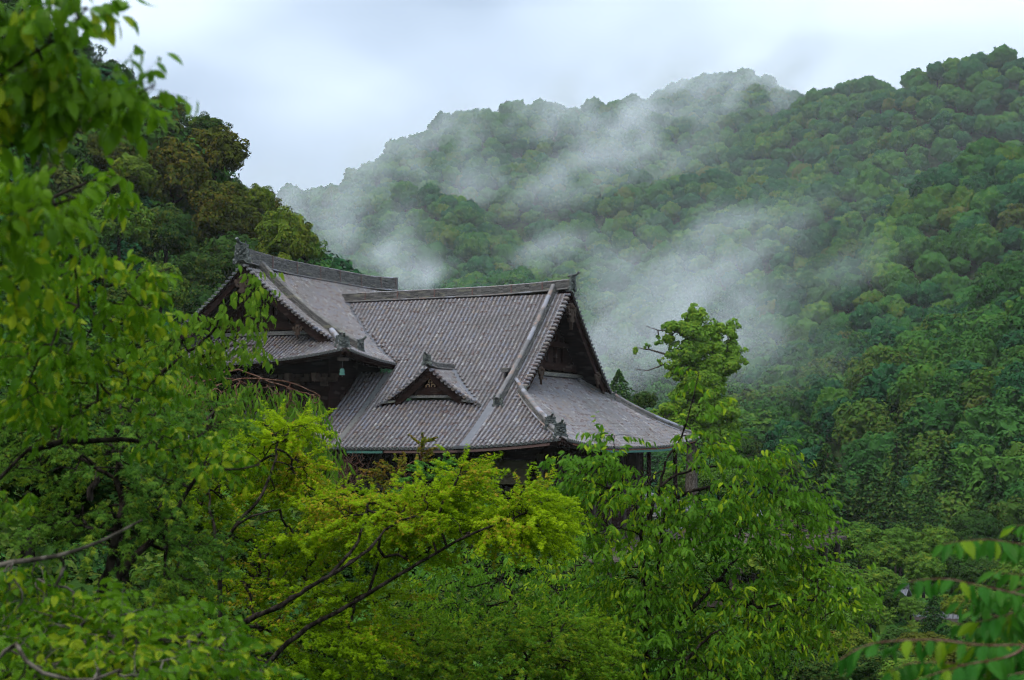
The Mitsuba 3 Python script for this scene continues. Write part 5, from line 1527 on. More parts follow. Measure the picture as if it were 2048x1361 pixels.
spray('leafy_branch', 'leafy branches reaching in from the lower right edge, close and out of focus',
      [(L((2200, 1110, 4.6), (2048, 1090, 4.5), (1960, 1080, 4.4), (1885, 1090, 4.3)), 0.004), (L((2200, 1230, 4.4), (2060, 1195, 4.3), (1960, 1172, 4.2), (1880, 1158, 4.2), (1815, 1165, 4.2)), 0.005),
       (L((2200, 1330, 4.2), (2048, 1292, 4.1), (1950, 1290, 4.0), (1860, 1280, 4.0), (1760, 1285, 4.0), (1680, 1320, 4.0)), 0.006), (L((2048, 1292, 4.1), (1960, 1325, 3.9), (1880, 1345, 3.9), (1800, 1375, 3.9)), 0.004),
       (L((2060, 1195, 4.3), (2000, 1235, 4.2), (1950, 1245, 4.2)), 0.003), (L((2180, 1140, 4.7), (2060, 1150, 4.7), (1990, 1145, 4.7)), 0.003), (L((2200, 1060, 5), (2090, 1050, 5), (2030, 1052, 5)), 0.003), (L((2200, 1380, 4), (2060, 1345, 3.9), (1980, 1365, 3.9)), 0.004),
       (L((2200, 1280, 4.5), (2080, 1255, 4.5), (2010, 1275, 4.5)), 0.003), (L((2200, 1420, 3.8), (2100, 1390, 3.8), (2000, 1400, 3.8)), 0.004), (L((2200, 1180, 4.5), (2080, 1170, 4.5), (1990, 1195, 4.4), (1920, 1205, 4.4)), 0.004), (L((2180, 1290, 4.3), (2060, 1310, 4.2), (1950, 1330, 4.1), (1850, 1325, 4.1), (1780, 1345, 4.0)), 0.004), (L((2180, 1250, 4.4), (2070, 1225, 4.4), (1980, 1255, 4.3), (1900, 1245, 4.3)), 0.004), (L((2180, 1360, 4.0), (2080, 1330, 4.0), (1990, 1345, 4.0), (1920, 1375, 4.0)), 0.004), (L((2160, 1215, 4.7), (2040, 1235, 4.7), (1950, 1225, 4.7)), 0.003)],
      0.092, 'right_leaf', 41)

# shrubs at the foot of the hall
plant('sapling', 'orange tinged young maple in front of the dark hall wall', 'shrub', [(L((800, 1080, 66), (805, 980, 66), (815, 930, 66)), 0.06, 0.02)],
      [(800, 945, 66, 34, 30, .8, 18), (765, 955, 66, 30, 22, .7, 14), (840, 905, 66, 16, 24, .5, 8), (818, 985, 66, 40, 24, .8, 16), (850, 870 + 14, 66, 14, 10, .4, 4)], CLUMP2 * [1, 1, 1] if False else (CLUMP, CLUMP_F), 0.13, 'red_sapling', 'bark_red', per=34, twig=0.7, droop=0.1, flat=0.5, seed=51, tip=0.008)
plant('pine_shrub', 'fresh green pine shrub before the hall wall, right of the orange sapling', 'shrub', [(L((870, 1080, 64), (866, 980, 64), (868, 945, 64)), 0.07, 0.03)],
      [(845, 935, 64, 20, 12, .5, 12), (880, 932, 64, 24, 12, .5, 14), (862, 955, 64, 34, 14, .6, 16), (905, 945, 64, 14, 12, .4, 8), (820, 960, 64, 16, 10, .4, 8)], (CLUMP, CLUMP_F), 0.13, 'pine_green', 'bark_dark', per=44, twig=0.45, droop=-0.1, flat=0.6, seed=52, tip=0.008)
plant('pine_shrub_001', 'fresh green pine shrub just right of the maple tip, below the propped panel', 'shrub', [(L((945, 1100, 62), (940, 1030, 62), (950, 985, 62), (958, 965, 62)), 0.07, 0.02)],
      [(955, 968, 62, 14, 12, .4, 9), (935, 1000, 62, 24, 12, .5, 14), (920, 1030, 62, 40, 16, .7, 24), (960, 1020, 62, 20, 20, .5, 14)], (CLUMP, CLUMP_F), 0.13, 'pine_green', 'bark_dark', per=44, twig=0.45, droop=-0.1, flat=0.6, seed=53, tip=0.008)
r = np.random.default_rng(61)
B = Bag()
for k in range(26):
    a = P(690 + r.normal(0, 16), 985, 67)
    b = P(700 + r.normal(0, 34), 915 + abs(r.normal(0, 16)), 67)
    m = (a + b) / 2 + r.normal(0, 0.12, 3)
    B.put(*tube_path([a, m, b], [0.022, 0.015, 0.006], 5))
    for j in range(6):
        s = m + (b - m) * r.random()
        B.put(*tubes([s], [s + r.normal(0, 0.28, 3) + [0, 0, 0.25]], 0.009, 0.004, 4))
add('bare_shrub__twigs', B.mesh(), 'bark_red', smooth=True)
labels['bare_shrub'] = {'label': 'bare brown twigs of a leafless shrub before the hall, under the copper strip', 'category': 'shrub'}

# the tall camphor right of the hall, with its grey trunk
D = 126.0


def lobed_tree(key, label, limbs, pads, clump, leaf, wood, seed, dens=1.0):
    """A tree whose crown is made of many dense lobes of leaf clumps; pads: (px, py, depth, half width px, half height px)."""
    r = np.random.default_rng(seed)
    B, C, nodes = Bag(), Bag(), []
    for pts, ra, rb in limbs:
        pts = np.asarray(pts, float)
        q = np.linspace(0, 1, 14)
        sm = np.column_stack([np.interp(q, np.linspace(0, 1, len(pts)), pts[:, j]) for j in range(3)])
        sm[1:-1] += r.normal(0, 0.12 * ra, (12, 3))
        B.put(*tube_path(sm, np.linspace(ra, rb, 14), 9))
        nodes.append(sm[4:])
    nodes = np.vstack(nodes)
    for px, py, d, rx, ry in pads:
        c, R = P(px, py, d), 1.22 * np.array([rx / FPX * d, 0.75 * (rx + ry) / 2 / FPX * d, ry / FPX * d])
        m = max(4, int(9 * R.mean() ** 1.2))
        dirs = unit(r.normal(size=(m, 3)) + [0, 0, 0.15])
        lc = c + dirs * R * r.uniform(0.45, 0.75, (m, 1))
        lr = R.mean() * r.uniform(0.36, 0.55, m)
        per = int(dens * 5.0 * (lr.mean() / clump) ** 2)
        who = np.repeat(np.arange(m), per)
        dd = unit(r.normal(size=(len(who), 3)) + 0.7 * dirs[who])
        pos = lc[who] + dd * lr[who][:, None] * r.uniform(0.75, 1.1, (len(who), 1)) * [1, 1, 0.85]
        nor = unit(dd + 0.35 * r.normal(size=dd.shape) + [0, 0, 0.25])
        x = unit(np.cross(nor, r.normal(size=dd.shape)))
        C.put(*stamp(CLUMP, CLUMP_F, pos, x, nor, clump * r.uniform(0.6, 1.4, len(who)), r.random(len(who))))
        k = np.linalg.norm(nodes - c, axis=1).argmin()
        B.put(*tubes([nodes[k]], [c], 0.09 * R.mean() + 0.03, 0.05, 6)).put(*tubes(np.repeat(c[None], m, 0), lc, 0.05, 0.02, 5))
    add(f'{key}__crown', C.mesh(), leaf, uv=C.uv())
    add(f'{key}__trunk', B.mesh(), wood, smooth=True)
    labels[key] = {'label': label, 'category': 'tree'}


lobed_tree('camphor_tree', 'tall light green tree with a grey trunk rising behind the right corner of the roof',
      [(L((1383, 1130, D), (1383, 1000, D), (1385, 930, D), (1382, 860, D), (1386, 770, D), (1392, 690, D), (1394, 640, D)), 0.72, 0.10), (L((1388, 790, D), (1430, 750, D), (1460, 710, D)), 0.3, 0.08), (L((1390, 740, D), (1340, 712, D), (1300, 700, D), (1275, 696, D)), 0.14, 0.03),
       (L((1392, 690, D), (1350, 660, D), (1318, 662, D), (1290, 652, D)), 0.10, 0.02), (L((1388, 760, D), (1330, 728, D), (1295, 742, D), (1270, 738, D)), 0.10, 0.02), (L((1384, 850, D), (1430, 825, D), (1455, 800, D)), 0.3, 0.08), (L((1384, 870, D), (1350, 840, D), (1325, 830, D)), 0.26, 0.07)],
      [(1392, 625, D, 18, 17), (1404, 645, D, 28, 20), (1378, 648, D, 20, 18), (1350, 665, D, 28, 22), (1385, 678, D, 40, 26), (1425, 668, D, 26, 20), (1455, 668, D, 22, 15), (1470, 680, D, 13, 10), (1450, 705, D, 30, 20), (1478, 708, D, 16, 15), (1490, 725, D, 9, 8), (1420, 705, D, 36, 24), (1372, 710, D, 36, 24), (1350, 725, D, 24, 20), (1345, 748, D, 16, 14),
       (1318, 682, D, 11, 9), (1296, 692, D, 9, 6), (1270, 702, D, 9, 9), (1320, 722, D, 9, 7), (1385, 745, D, 24, 26), (1418, 748, D, 24, 26), (1380, 780, D, 24, 22), (1420, 790, D, 32, 28), (1400, 825, D, 40, 28), (1440, 825, D, 34, 30), (1460, 850, D, 24, 22), (1358, 800, D, 22, 22), (1340, 828, D, 34, 16), (1312, 830, D, 14, 10), (1370, 860, D, 40, 22), (1430, 870, D, 40, 20), (1445, 735, D, 34, 22), (1468, 722, D, 22, 16), (1400, 765, D, 44, 24), (1465, 655, D, 20, 12)],
      0.20, 'camphor_leaf', 'bark_grey', 54, 2.4)

# ------------------------------------------------------------------ bigger stands of middle distance trees, one detailed crown per kind
foliage('crown_olive', (0.048, 0.068, 0.012), (0.085, 0.098, 0.014), (0.115, 0.092, 0.014), 0.12, share=0.28, thin=False)
foliage('crown_dark', (0.0187, 0.0518, 0.0144), (0.0437, 0.0893, 0.0168), (0.0780, 0.0979, 0.0168), 0.12, share=0.22, thin=False)
foliage('crown_light', (0.0499, 0.1224, 0.0192), (0.0936, 0.1800, 0.0240), (0.1404, 0.1872, 0.0216), 0.12, share=0.25, thin=False)
foliage('crown_lime', (0.0660, 0.1173, 0.0144), (0.1188, 0.1725, 0.0192), (0.1584, 0.1725, 0.0192), 0.12, share=0.3, thin=False)
for i, c in enumerate(('olive', 'dark', 'light', 'lime')):
    for s in range(2):
        grown(f'big_{c}_{s}', 300 + 10 * i + s, 84, 110, 0.055, f'crown_{c}', h_trunk=0.38)
group('big_cedar_0', cone_crown(71, 46, 170, 0.034, 0.40), trunk_mesh(72, 0.9, 0.016, 0), 'leaf_cedar', 'bark_brown')
group('big_cedar_1', cone_crown(75, 40, 170, 0.036, 0.46), trunk_mesh(73, 0.9, 0.016, 0), 'leaf_cedar', 'bark_brown')
KINDS = {'olive': 'olive brown', 'dark': 'dark green', 'light': 'light green', 'lime': 'yellow green', 'cedar': 'dark green pointed'}
rb = np.random.default_rng(77)


def big(name, c, px, py, d, rpx, label, tall=1.0, group_=None):
    """A tree whose crown of half width rpx is centred at px, py at depth d."""
    R = rpx / FPX * d
    if c == 'cedar':
        Hh = 2 * rpx / FPX * d * tall
        p = P(px, py + rpx * tall, d)
        stand(name, f'big_cedar_{rb.integers(2)}', *p, Hh, rb.uniform(0, 360))
    else:
        p = P(px, py, d) - [0, 0, 0.8 * R * tall]
        stand(name, f'big_{c}_{rb.integers(2)}', *p, R, rb.uniform(0, 360), tall)
    tag(name, label, 'tree', group_)


n_big = 0
def next_tree(kind='broadleaf_tree'):
    global n_big
    n_big += 1
    return f'{kind}_{500 + n_big:03d}'


LEFT_HILL = [('olive', 345, 345, 165, 82, 'broad olive brown tree at the middle of the left hillside'), ('olive', 430, 300, 172, 62, 'olive brown tree at the right end of the hill crest on the left'), ('olive', 300, 245, 178, 62, 'rust tinged tree on the crest of the left hillside'),
             ('lime', 265, 345, 155, 48, 'yellow green tree left of the broad olive tree on the hillside'), ('olive', 450, 420, 160, 72, 'big olive tree above the rear roof peak'), ('dark', 470, 520, 155, 70, 'dark green tree right behind the rear roof peak'), ('lime', 570, 470, 150, 58, 'yellow green tree right of the rear roof peak'),
             ('light', 612, 492, 152, 36, 'small light green tree at the right foot of the left hillside'), ('light', 240, 440, 128, 66, 'fresh green tree low on the left hillside, behind blurred leaves'), ('olive', 170, 265, 165, 60, 'brownish tree on the left hillside behind the blurred leaves'), ('dark', 215, 165, 190, 52, 'dark tree on the skyline of the left hillside'),
             ('dark', 330, 222, 186, 44, 'small dark tree poking above the olive crest'), ('dark', 410, 258, 184, 40, 'small dark tree at the right end of the skyline crest'), ('dark', 130, 110, 200, 60, 'dark tree high on the left hillside near the top edge'), ('dark', 40, 70, 205, 70, 'dark tree at the upper left corner'),
             ('dark', 330, 460, 145, 62, 'dark tree at the foot of the olive trees'), ('dark', 390, 545, 140, 58, 'shaded tree left of the rear gable'), ('olive', 500, 455, 165, 44, 'olive tree behind the rear gable peak'), ('lime', 515, 400, 168, 34, 'small bright tree at the lower end of the left crest'),
             ('dark', 110, 330, 150, 70, 'dark tree behind the blurred leaves at the left'), ('light', 320, 570, 112, 56, 'light green tree low at the left, before the dark hillside'), ('dark', 250, 620, 80, 60, 'dark maple like tree left of the hall'), ('lime', 560, 540, 140, 40, 'tree behind the roof ridge at the left'),
             ('dark', 30, 200, 190, 70, 'dark tree at the left edge of the hillside'), ('dark', 60, 430, 120, 80, 'dark tree at the left edge, mid height'), ('dark', 160, 520, 110, 70, 'dark green tree behind the blurred twigs'), ('dark', 420, 620, 120, 60, 'shaded tree just left of the lower roof'), ('olive', 225, 300, 160, 45, 'small olive tree between two bigger ones on the left hillside')]
for c, px, py, d, rp, lab in LEFT_HILL:
    big(next_tree(), c, px, py, d, rp * 1.12, lab, rb.uniform(0.95, 1.2))
edge_x, edge_y = [-60, 0, 100, 200, 300, 380, 440, 500, 560, 630, 660], [-60, 20, 95, 160, 215, 250, 290, 370, 440, 500, 560]
n_fill = 0
for row in range(9):
    for px in np.arange(40, 640, 58):
        top = np.interp(px, edge_x, edge_y)
        py = top + 26 + row * 46 + rb.uniform(-14, 14)
        x_ = px + rb.uniform(-20, 20)
        if py > 600 or (x_ > 470 and py > 500):
            continue
        c = ('dark', 'dark', 'olive', 'light', 'dark')[rb.integers(5)]
        n_fill += 1
        band = ('along the crest', 'high', 'halfway up', 'low', 'at the foot')[min(4, row // 2)]
        big(next_tree(), c, x_, py + 10, 196 - row * 7.5 - 0.03 * max(0, 300 - x_) + rb.uniform(-3, 3), rb.uniform(36, 52), f'{KINDS[c]} tree {band} of the left hillside' if band in ('halfway up', 'along the crest') and False else f'{KINDS[c]} tree {band} ' + ('' if band == 'halfway up' else 'of ' if band[0] == 'a' else 'on ') + 'the left hillside', rb.uniform(0.95, 1.2), f'{KINDS[c]} trees {band} left hillside')
RIGHT = [('cedar', 1655, 985, 150, 72, 'tall dark cedar at the right, above the light green trees', 1.35), ('cedar', 1745, 1000, 150, 55, 'olive cedar right of the tall one', 1.4), ('cedar', 1790, 1010, 146, 45, 'middle cedar of the group at the right', 1.4), ('cedar', 1852, 1015, 142, 30, 'slim cedar at the right end of its group', 1.7), ('cedar', 1610, 1000, 160, 40, 'dark cedar beside the cherry crown', 1.5),
         ('light', 1640, 1085, 104, 52, 'light green tree right behind the cherry crown', .9), ('light', 1720, 1075, 108, 50, 'light green tree below the cedars', .9), ('light', 1800, 1085, 106, 56, 'light green spreading tree with dark stem below the cedars', .9), ('light', 1875, 1080, 112, 46, 'light green tree at the right below the slim cedar', .95), ('dark', 1950, 1060, 120, 60, 'dark tree right of the light green trees', 1.0), ('dark', 2030, 1040, 125, 66, 'dark tree at the right edge below the slope', 1.0),
         ('light', 1760, 1160, 90, 46, 'low green tree in the dip at the lower right', .8), ('dark', 1960, 1150, 100, 60, 'dark green tree behind the blurred branch', .9), ('light', 1735, 1195, 96, 34, 'green tree just before the upper pale roof', .9), ('light', 1822, 1212, 95, 34, 'green tree hiding the middle of the pale roofs', .9), ('dark', 1790, 1200, 97, 30, 'dark green tree between the two pale roofs', .9), ('light', 1830, 1262, 90, 34, 'green tree just before the lower pale roof', .9), ('light', 1895, 1262, 92, 34, 'green tree right of the small fir, before the lower roof', .9), ('light', 1680, 1150, 84, 40, 'green tree left of the roofs in the dip', .85), ('olive', 1640, 1290, 60, 70, 'olive green maple at the bottom right of the cherry', .75), ('dark', 1570, 1330, 52, 70, 'dark green bush under the cherry', .7), ('dark', 1760, 1330, 56, 80, 'dark bush at the bottom right', .7), ('light', 1740, 1225, 76, 50, 'green tree below the roofs in the dip', .75), ('olive', 1850, 1300, 62, 70, 'olive tree behind the blurred leaves at the bottom right', .8), ('cedar', 1868, 1225, 88, 24, 'small dark fir in the dip at the lower right', 1.6), ('lime', 1920, 1210, 80, 40, 'yellow green tree right of the small fir', .8), ('dark', 1990, 1240, 74, 70, 'dark tree at the lower right edge', .8), ('olive', 1940, 1330, 50, 80, 'olive bush at the bottom right edge', .8),
         ('cedar', 1238, 785, 128, 24, 'small fir beside the right end of the gable', 1.9), ('dark', 1288, 800, 132, 26, 'round dark tree between fir and tall camphor', 1.0), ('lime', 1330, 835, 130, 26, 'low bright tree at the foot of the camphor', .9), ('dark', 1310, 860, 136, 30, 'low dark tree behind the far roof corner', .9), ('light', 1440, 960, 138, 50, 'green tree behind the cherry, right of the grey trunk', 1.0), ('light', 1350, 960, 140, 40, 'green tree seen under the far eave', 1.0), ('light', 1540, 1030, 130, 60, 'green tree behind the right part of the cherry', 1.0), ('dark', 1480, 900, 160, 50, 'dark tree behind the cherry top', 1.0), ('dark', 1560, 940, 170, 50, 'dark tree at the foot of the slope behind the cherry', 1.0),
         ('light', 1480, 1130, 90, 70, 'green tree behind the cherry crown', .9), ('light', 1590, 1170, 80, 60, 'lower green tree behind the cherry crown', .8),
         ('light', 1665, 1240, 66, 46, 'green tree in the dip, left below the roofs', .85), ('lime', 1700, 1290, 58, 52, 'yellow green tree low in the dip', .85), ('dark', 1800, 1285, 64, 50, 'dark green tree below the small fir', .85), ('light', 1760, 1110, 100, 46, 'green tree above the upper pale roof', .9), ('light', 1845, 1135, 98, 48, 'light green tree above the lower pale roof', .9), ('dark', 1905, 1130, 104, 46, 'dark green tree above the blurred branch', .95), ('light', 1960, 1200, 84, 50, 'green tree among the blurred leaves at the right', .9), ('light', 2035, 1150, 96, 56, 'green tree at the right edge above the blurred leaves', .9), ('lime', 2000, 1290, 60, 60, 'yellow green tree at the right edge behind blurred leaves', .85), ('light', 1420, 1125, 66, 62, 'green tree just before the stage, behind the cherry', .9), ('light', 1525, 1120, 70, 56, 'green tree before the right end of the stage', .9), ('light', 1335, 1115, 64, 52, 'green tree before the left end of the stage', .9), ('light', 1590, 1250, 60, 56, 'green tree below the right end of the cherry', .85), ('dark', 1640, 1340, 46, 70, 'dark green tree at the bottom, right of the cherry', .8), ('light', 1820, 1350, 46, 70, 'green tree at the bottom edge under the blurred leaves', .8)]
for c, px, py, d, rp, lab, tall in RIGHT:
    big(next_tree('cedar_tree' if c == 'cedar' else 'broadleaf_tree'), c, px, py, d, rp, lab, tall)
FRONT = [('light', 700, 1040, 44, 60, 'green tree behind the bright maple, below the hall wall', .7), ('light', 860, 1060, 42, 55, 'green tree hidden behind the maple bough', .7), ('lime', 640, 975, 46, 44, 'yellow green tree at the left foot of the hall', .8), ('dark', 1020, 1120, 36, 90, 'dark tree below the hall, behind the maple', .7), ('dark', 1130, 1100, 40, 40, 'dark maple before the stage posts', .8), ('dark', 1180, 1180, 34, 70, 'dark tree before the foot of the stage', .8),
         ('dark', 560, 930, 40, 60, 'dark tree behind the maple top', .8), ('dark', 480, 880, 34, 70, 'dark tree under the weeping cherry', .8), ('dark', 360, 760, 40, 80, 'dark green tree left of the weeping cherry', .8), ('dark', 280, 700, 46, 70, 'maple with orange tinge left of the hall, behind the blurred branches', .8), ('dark', 700, 1120, 30, 110, 'dark tree in the shade of the bright maple', .7), ('dark', 880, 1210, 27, 110, 'dark bush between the two maples', .7), ('dark', 500, 1080, 28, 120, 'dark tree behind the trunk of the bright maple', .8), ('dark', 640, 1290, 24, 120, 'dark bush under the bright maple', .7), ('dark', 1320, 1180, 24, 120, 'dark bush behind the cherry trunk', .7), ('dark', 1200, 1320, 22, 120, 'dark bush at the bottom middle', .7), ('dark', 1450, 1310, 24, 120, 'dark bush below the cherry', .7), ('dark', 250, 1000, 16, 200, 'dark bush behind the dark maple', .7), ('dark', 60, 900, 15, 200, 'dark bush at the left edge', .8), ('dark', 420, 1290, 18, 150, 'dark bush behind the lower left leaves', .7), ('dark', 120, 1250, 14, 220, 'dark bush at the lower left edge', .7), ('dark', 1560, 1200, 30, 100, 'dark bush behind the right part of the cherry', .7), ('dark', 850, 1370, 20, 150, 'dark bush at the bottom edge under the maple', .6)]
for c, px, py, d, rp, lab, tall in FRONT:
    big(next_tree(), c, px, py, d, rp, lab, tall)

foliage('bush_leaf', (0.0312, 0.0819, 0.0140), (0.0702, 0.1297, 0.0187), (0.1073, 0.1502, 0.0187), 0.4, share=0.2, thin=False)
for s_ in range(2):
    v, f, uv = puff_crown(900 + s_, 52, 120, 0.040, 0.9, False)
    a_, b_, c_ = dome_crown(900 + s_, 24, 2, 0.9)
    scene[f'bush_{s_}'] = {'type': 'shapegroup', 'crown': mikit.ply((np.vstack([v, a_ * 0.72]), np.vstack([f, b_ + len(v)])), 'bush_leaf', uv=np.vstack([uv, c_]))}
# bushes that hide the ground under the trees
rb = np.random.default_rng(78)
n_low = 0
spots = []
y = 9.0
while y < 160:
    st = 1.75 + 0.017 * y
    for x in np.arange(-0.42 * y - 6, 0.42 * y + 8, st):
        bx, by = x + rb.uniform(-.4, .4) * st, y + rb.uniform(-.4, .4) * st
        q = (np.array([bx, by, 0]) - ORG + [0, 0, 0]) @ FRAME.T
        if -34 < q[0] < 12 and -1.4 < q[1] < 40:
            continue
        spots.append((bx, by, st))
    y += st * 0.85
spots = np.array(spots)
for (bx, by, st), bz in zip(spots, ground_z(spots[:, 0], spots[:, 1])):
    n_low += 1
    c = ('deep', 'olive', 'olive', 'lime', 'lime')[rb.integers(5)]
    stand(f'undergrowth__{n_low:04d}', f'bush_{rb.integers(2)}' if by < 48 else f'mid_{c}_{rb.integers(2)}', bx, by, bz - 0.3, st * rb.uniform(0.6, 1.1), rb.uniform(0, 360), rb.uniform(0.7, 1.2))
tag('undergrowth', 'low green bushes covering the ground beneath the trees', 'undergrowth', kind='stuff')
print('bushes', n_low)

# ------------------------------------------------------------------ glimpses: people on the stage, roofs in the dip
solid('white_paint', lambda p, n, uv: mix((0.30, 0.31, 0.33), (0.42, 0.42, 0.42), fbm(p.x * 4, p.y * 4, p.z * 4, 3)), 0.6, 0.2)
solid('grey_tile', lambda p, n, uv: mix((0.12, 0.125, 0.14), (0.20, 0.205, 0.225), fbm(p.x * 3, p.y * 3, p.z * 3, 3)), 0.35, 0.5)
solid('skin', lambda p, n, uv: mi.Color3f(0.42, 0.22, 0.15), 0.5, 0.3)
solid('denim', lambda p, n, uv: mix((0.07, 0.13, 0.20), (0.11, 0.18, 0.26), noise(p.x * 30, p.y * 30, p.z * 30)), 0.8, 0.1)
solid('sand_cloth', lambda p, n, uv: mix((0.24, 0.16, 0.10), (0.30, 0.21, 0.13), noise(p.x * 30, p.y * 30, p.z * 30)), 0.8, 0.1)
solid('hair', lambda p, n, uv: mi.Color3f(0.015, 0.011, 0.009), 0.4, 0.3)


def limbs_mesh(bones, edge=0.02, rounds=8):
    """Hulls of the spheres at both ends of each bone, joined and smoothed into one surface."""
    import manifold3d as m3
    total = None
    for a, ra, b, rb_ in bones:
        h = m3.Manifold.hull(m3.Manifold.sphere(ra, 14).translate(list(map(float, a))) + m3.Manifold.sphere(rb_, 14).translate(list(map(float, b))))
        total = h if total is None else total + h
    t = total.refine_to_length(edge).to_mesh()
    m = trimesh.Trimesh(t.vert_properties[:, :3], t.tri_verts, process=True)
    trimesh.smoothing.filter_taubin(m, iterations=rounds)
    return m


def person(key, at, turn, label, shirt='denim'):
    """Standing, both hands raised before the face holding a small camera; x is forward, feet at z = 0."""
    body = [((0, 0.10, 0.06), 0.05, (0.02, 0.09, 0.50), 0.058), ((0.02, 0.09, 0.50), 0.062, (0, 0.09, 0.90), 0.095), ((0, -0.10, 0.06), 0.05, (0.02, -0.09, 0.50), 0.058), ((0.02, -0.09, 0.50), 0.062, (0, -0.09, 0.90), 0.095),
            ((0, 0.10, 0.045), 0.045, (0.17, 0.11, 0.03), 0.032), ((0, -0.10, 0.045), 0.045, (0.17, -0.11, 0.03), 0.032), ((0, 0.06, 0.92), 0.12, (0, -0.06, 0.92), 0.12)]
    torso = [((0, 0.07, 0.95), 0.115, (0.0, 0.12, 1.36), 0.095), ((0, -0.07, 0.95), 0.115, (0.0, -0.12, 1.36), 0.095), ((0, 0.17, 1.40), 0.062, (0, -0.17, 1.40), 0.062)]
    for s in (-1, 1):
        torso += [((0, s * 0.19, 1.39), 0.058, (0.17, s * 0.22, 1.20), 0.046), ((0.17, s * 0.22, 1.20), 0.045, (0.30, s * 0.11, 1.40), 0.034)]
    skin = [((0, 0, 1.40), 0.05, (0.02, 0, 1.52), 0.048), ((0.02, 0, 1.60), 0.088, (0.03, 0, 1.66), 0.085), ((0.06, 0, 1.555), 0.05, (0.05, 0, 1.62), 0.07), ((0.115, 0, 1.60), 0.012, (0.10, 0, 1.64), 0.014)]
    for s in (-1, 1):
        skin += [((0.02, s * 0.088, 1.60), 0.018, (0.015, s * 0.09, 1.63), 0.02), ((0.30, s * 0.11, 1.40), 0.028, (0.335, s * 0.075, 1.49), 0.032)]
        for k, (dy, ln) in enumerate(((0.030, 0.062), (0.010, 0.072), (-0.010, 0.068), (-0.030, 0.055))):
            a = np.array([0.35, s * 0.07 + dy * 0.8, 1.515])
            b = a + [0.012, -s * 0.02, ln * 0.55]
            skin += [(a, 0.0095, b, 0.009), (b, 0.009, b + [-0.012, -s * 0.028, ln * 0.35], 0.0075)]
        skin += [((0.325, s * 0.055, 1.49), 0.012, (0.315, s * 0.025, 1.525), 0.009)]
    hair_ = [((0.0, 0, 1.65), 0.096, (0.015, 0, 1.69), 0.088), ((-0.035, 0, 1.58), 0.07, (-0.02, 0, 1.68), 0.085)]
    m = T4().translate(list(map(float, at))).rotate([0, 0, 1], turn)
    mat = np.array(m.matrix)
    for part, bones, bsdf in (('trousers', body, 'sand_cloth'), ('shirt', torso, shirt), ('body', skin, 'skin'), ('hair', hair_, 'hair')):
        g = limbs_mesh(bones, 0.012 if part == 'body' else 0.02, 4 if part == 'body' else 8)
        v = np.asarray(g.vertices) @ mat[:3, :3].T + mat[:3, 3]
        add(f'{key}__{part}', (v, np.asarray(g.faces)), bsdf, smooth=True)
    cam = Bag().box([0, 0, 0], np.eye(3), [0.018, 0.065, 0.04]).mesh()
    v = (cam[0] + [0.345, 0, 1.545]) @ mat[:3, :3].T + mat[:3, 3]
    labels[key] = {'label': label, 'category': 'person'}
    add('camera_in_hand', (v, cam[1]), 'dark_tile', label='small dark camera held up by the visitor on the stage', category='camera')


pp = P(1368, 1020, 104)
person('person', [pp[0], pp[1], ORG[2] + FLOOR], 195, 'visitor in a blue denim shirt standing on the stage, arms raised, seen through leaves')

# the covered stairway beyond the stage: white posts, rail, grey roof
a, b = P(1296, 996, 126), P(1392, 1022, 120)
run, sd = unit(b - a), unit(np.cross(unit(b - a), [0, 0, 1.0]))
key = 'covered_stairway'
labels[key] = {'label': 'covered stairway with white posts and a grey tiled roof behind the stage', 'category': 'stairway'}
B = Bag()
for s in (-1, 1):
    for k in np.arange(0, np.linalg.norm(b - a), 0.28):
        p = a + run * k + [0, 0, 0.35]
        B.beam(p, p + sd * s * 0.95 - [0, 0, 0.42], 0.24, 0.05, run)
        v, f = tubes([p + [0, 0, 0.05]], [p + sd * s * 0.95 - [0, 0, 0.36]], 0.06, 0.06, 7)
        B.put(v, f)
add(f'{key}__roof', B.mesh(), 'grey_tile')
B = Bag().beam(a + [0, 0, 0.42], b + [0, 0, 0.42], 0.24, 0.16)
add(f'{key}__ridge', B.mesh(), 'grey_tile')
for s in (-1, 1):
    for k in np.arange(0.1, np.linalg.norm(b - a), 0.95):
        p = a + run * k + sd * s * 0.75
        add(f'{key}__post', Bag().beam(p - [0, 0, 3.0], p + [0, 0, 0.1], 0.13, 0.13, run).mesh(), 'white_paint')
    for z in (0.02, -0.75, -1.25):
        add(f'{key}__rail', Bag().beam(a + sd * s * 0.76 + [0, 0, z], b + sd * s * 0.76 + [0, 0, z], 0.07, 0.09).mesh(), 'white_paint')


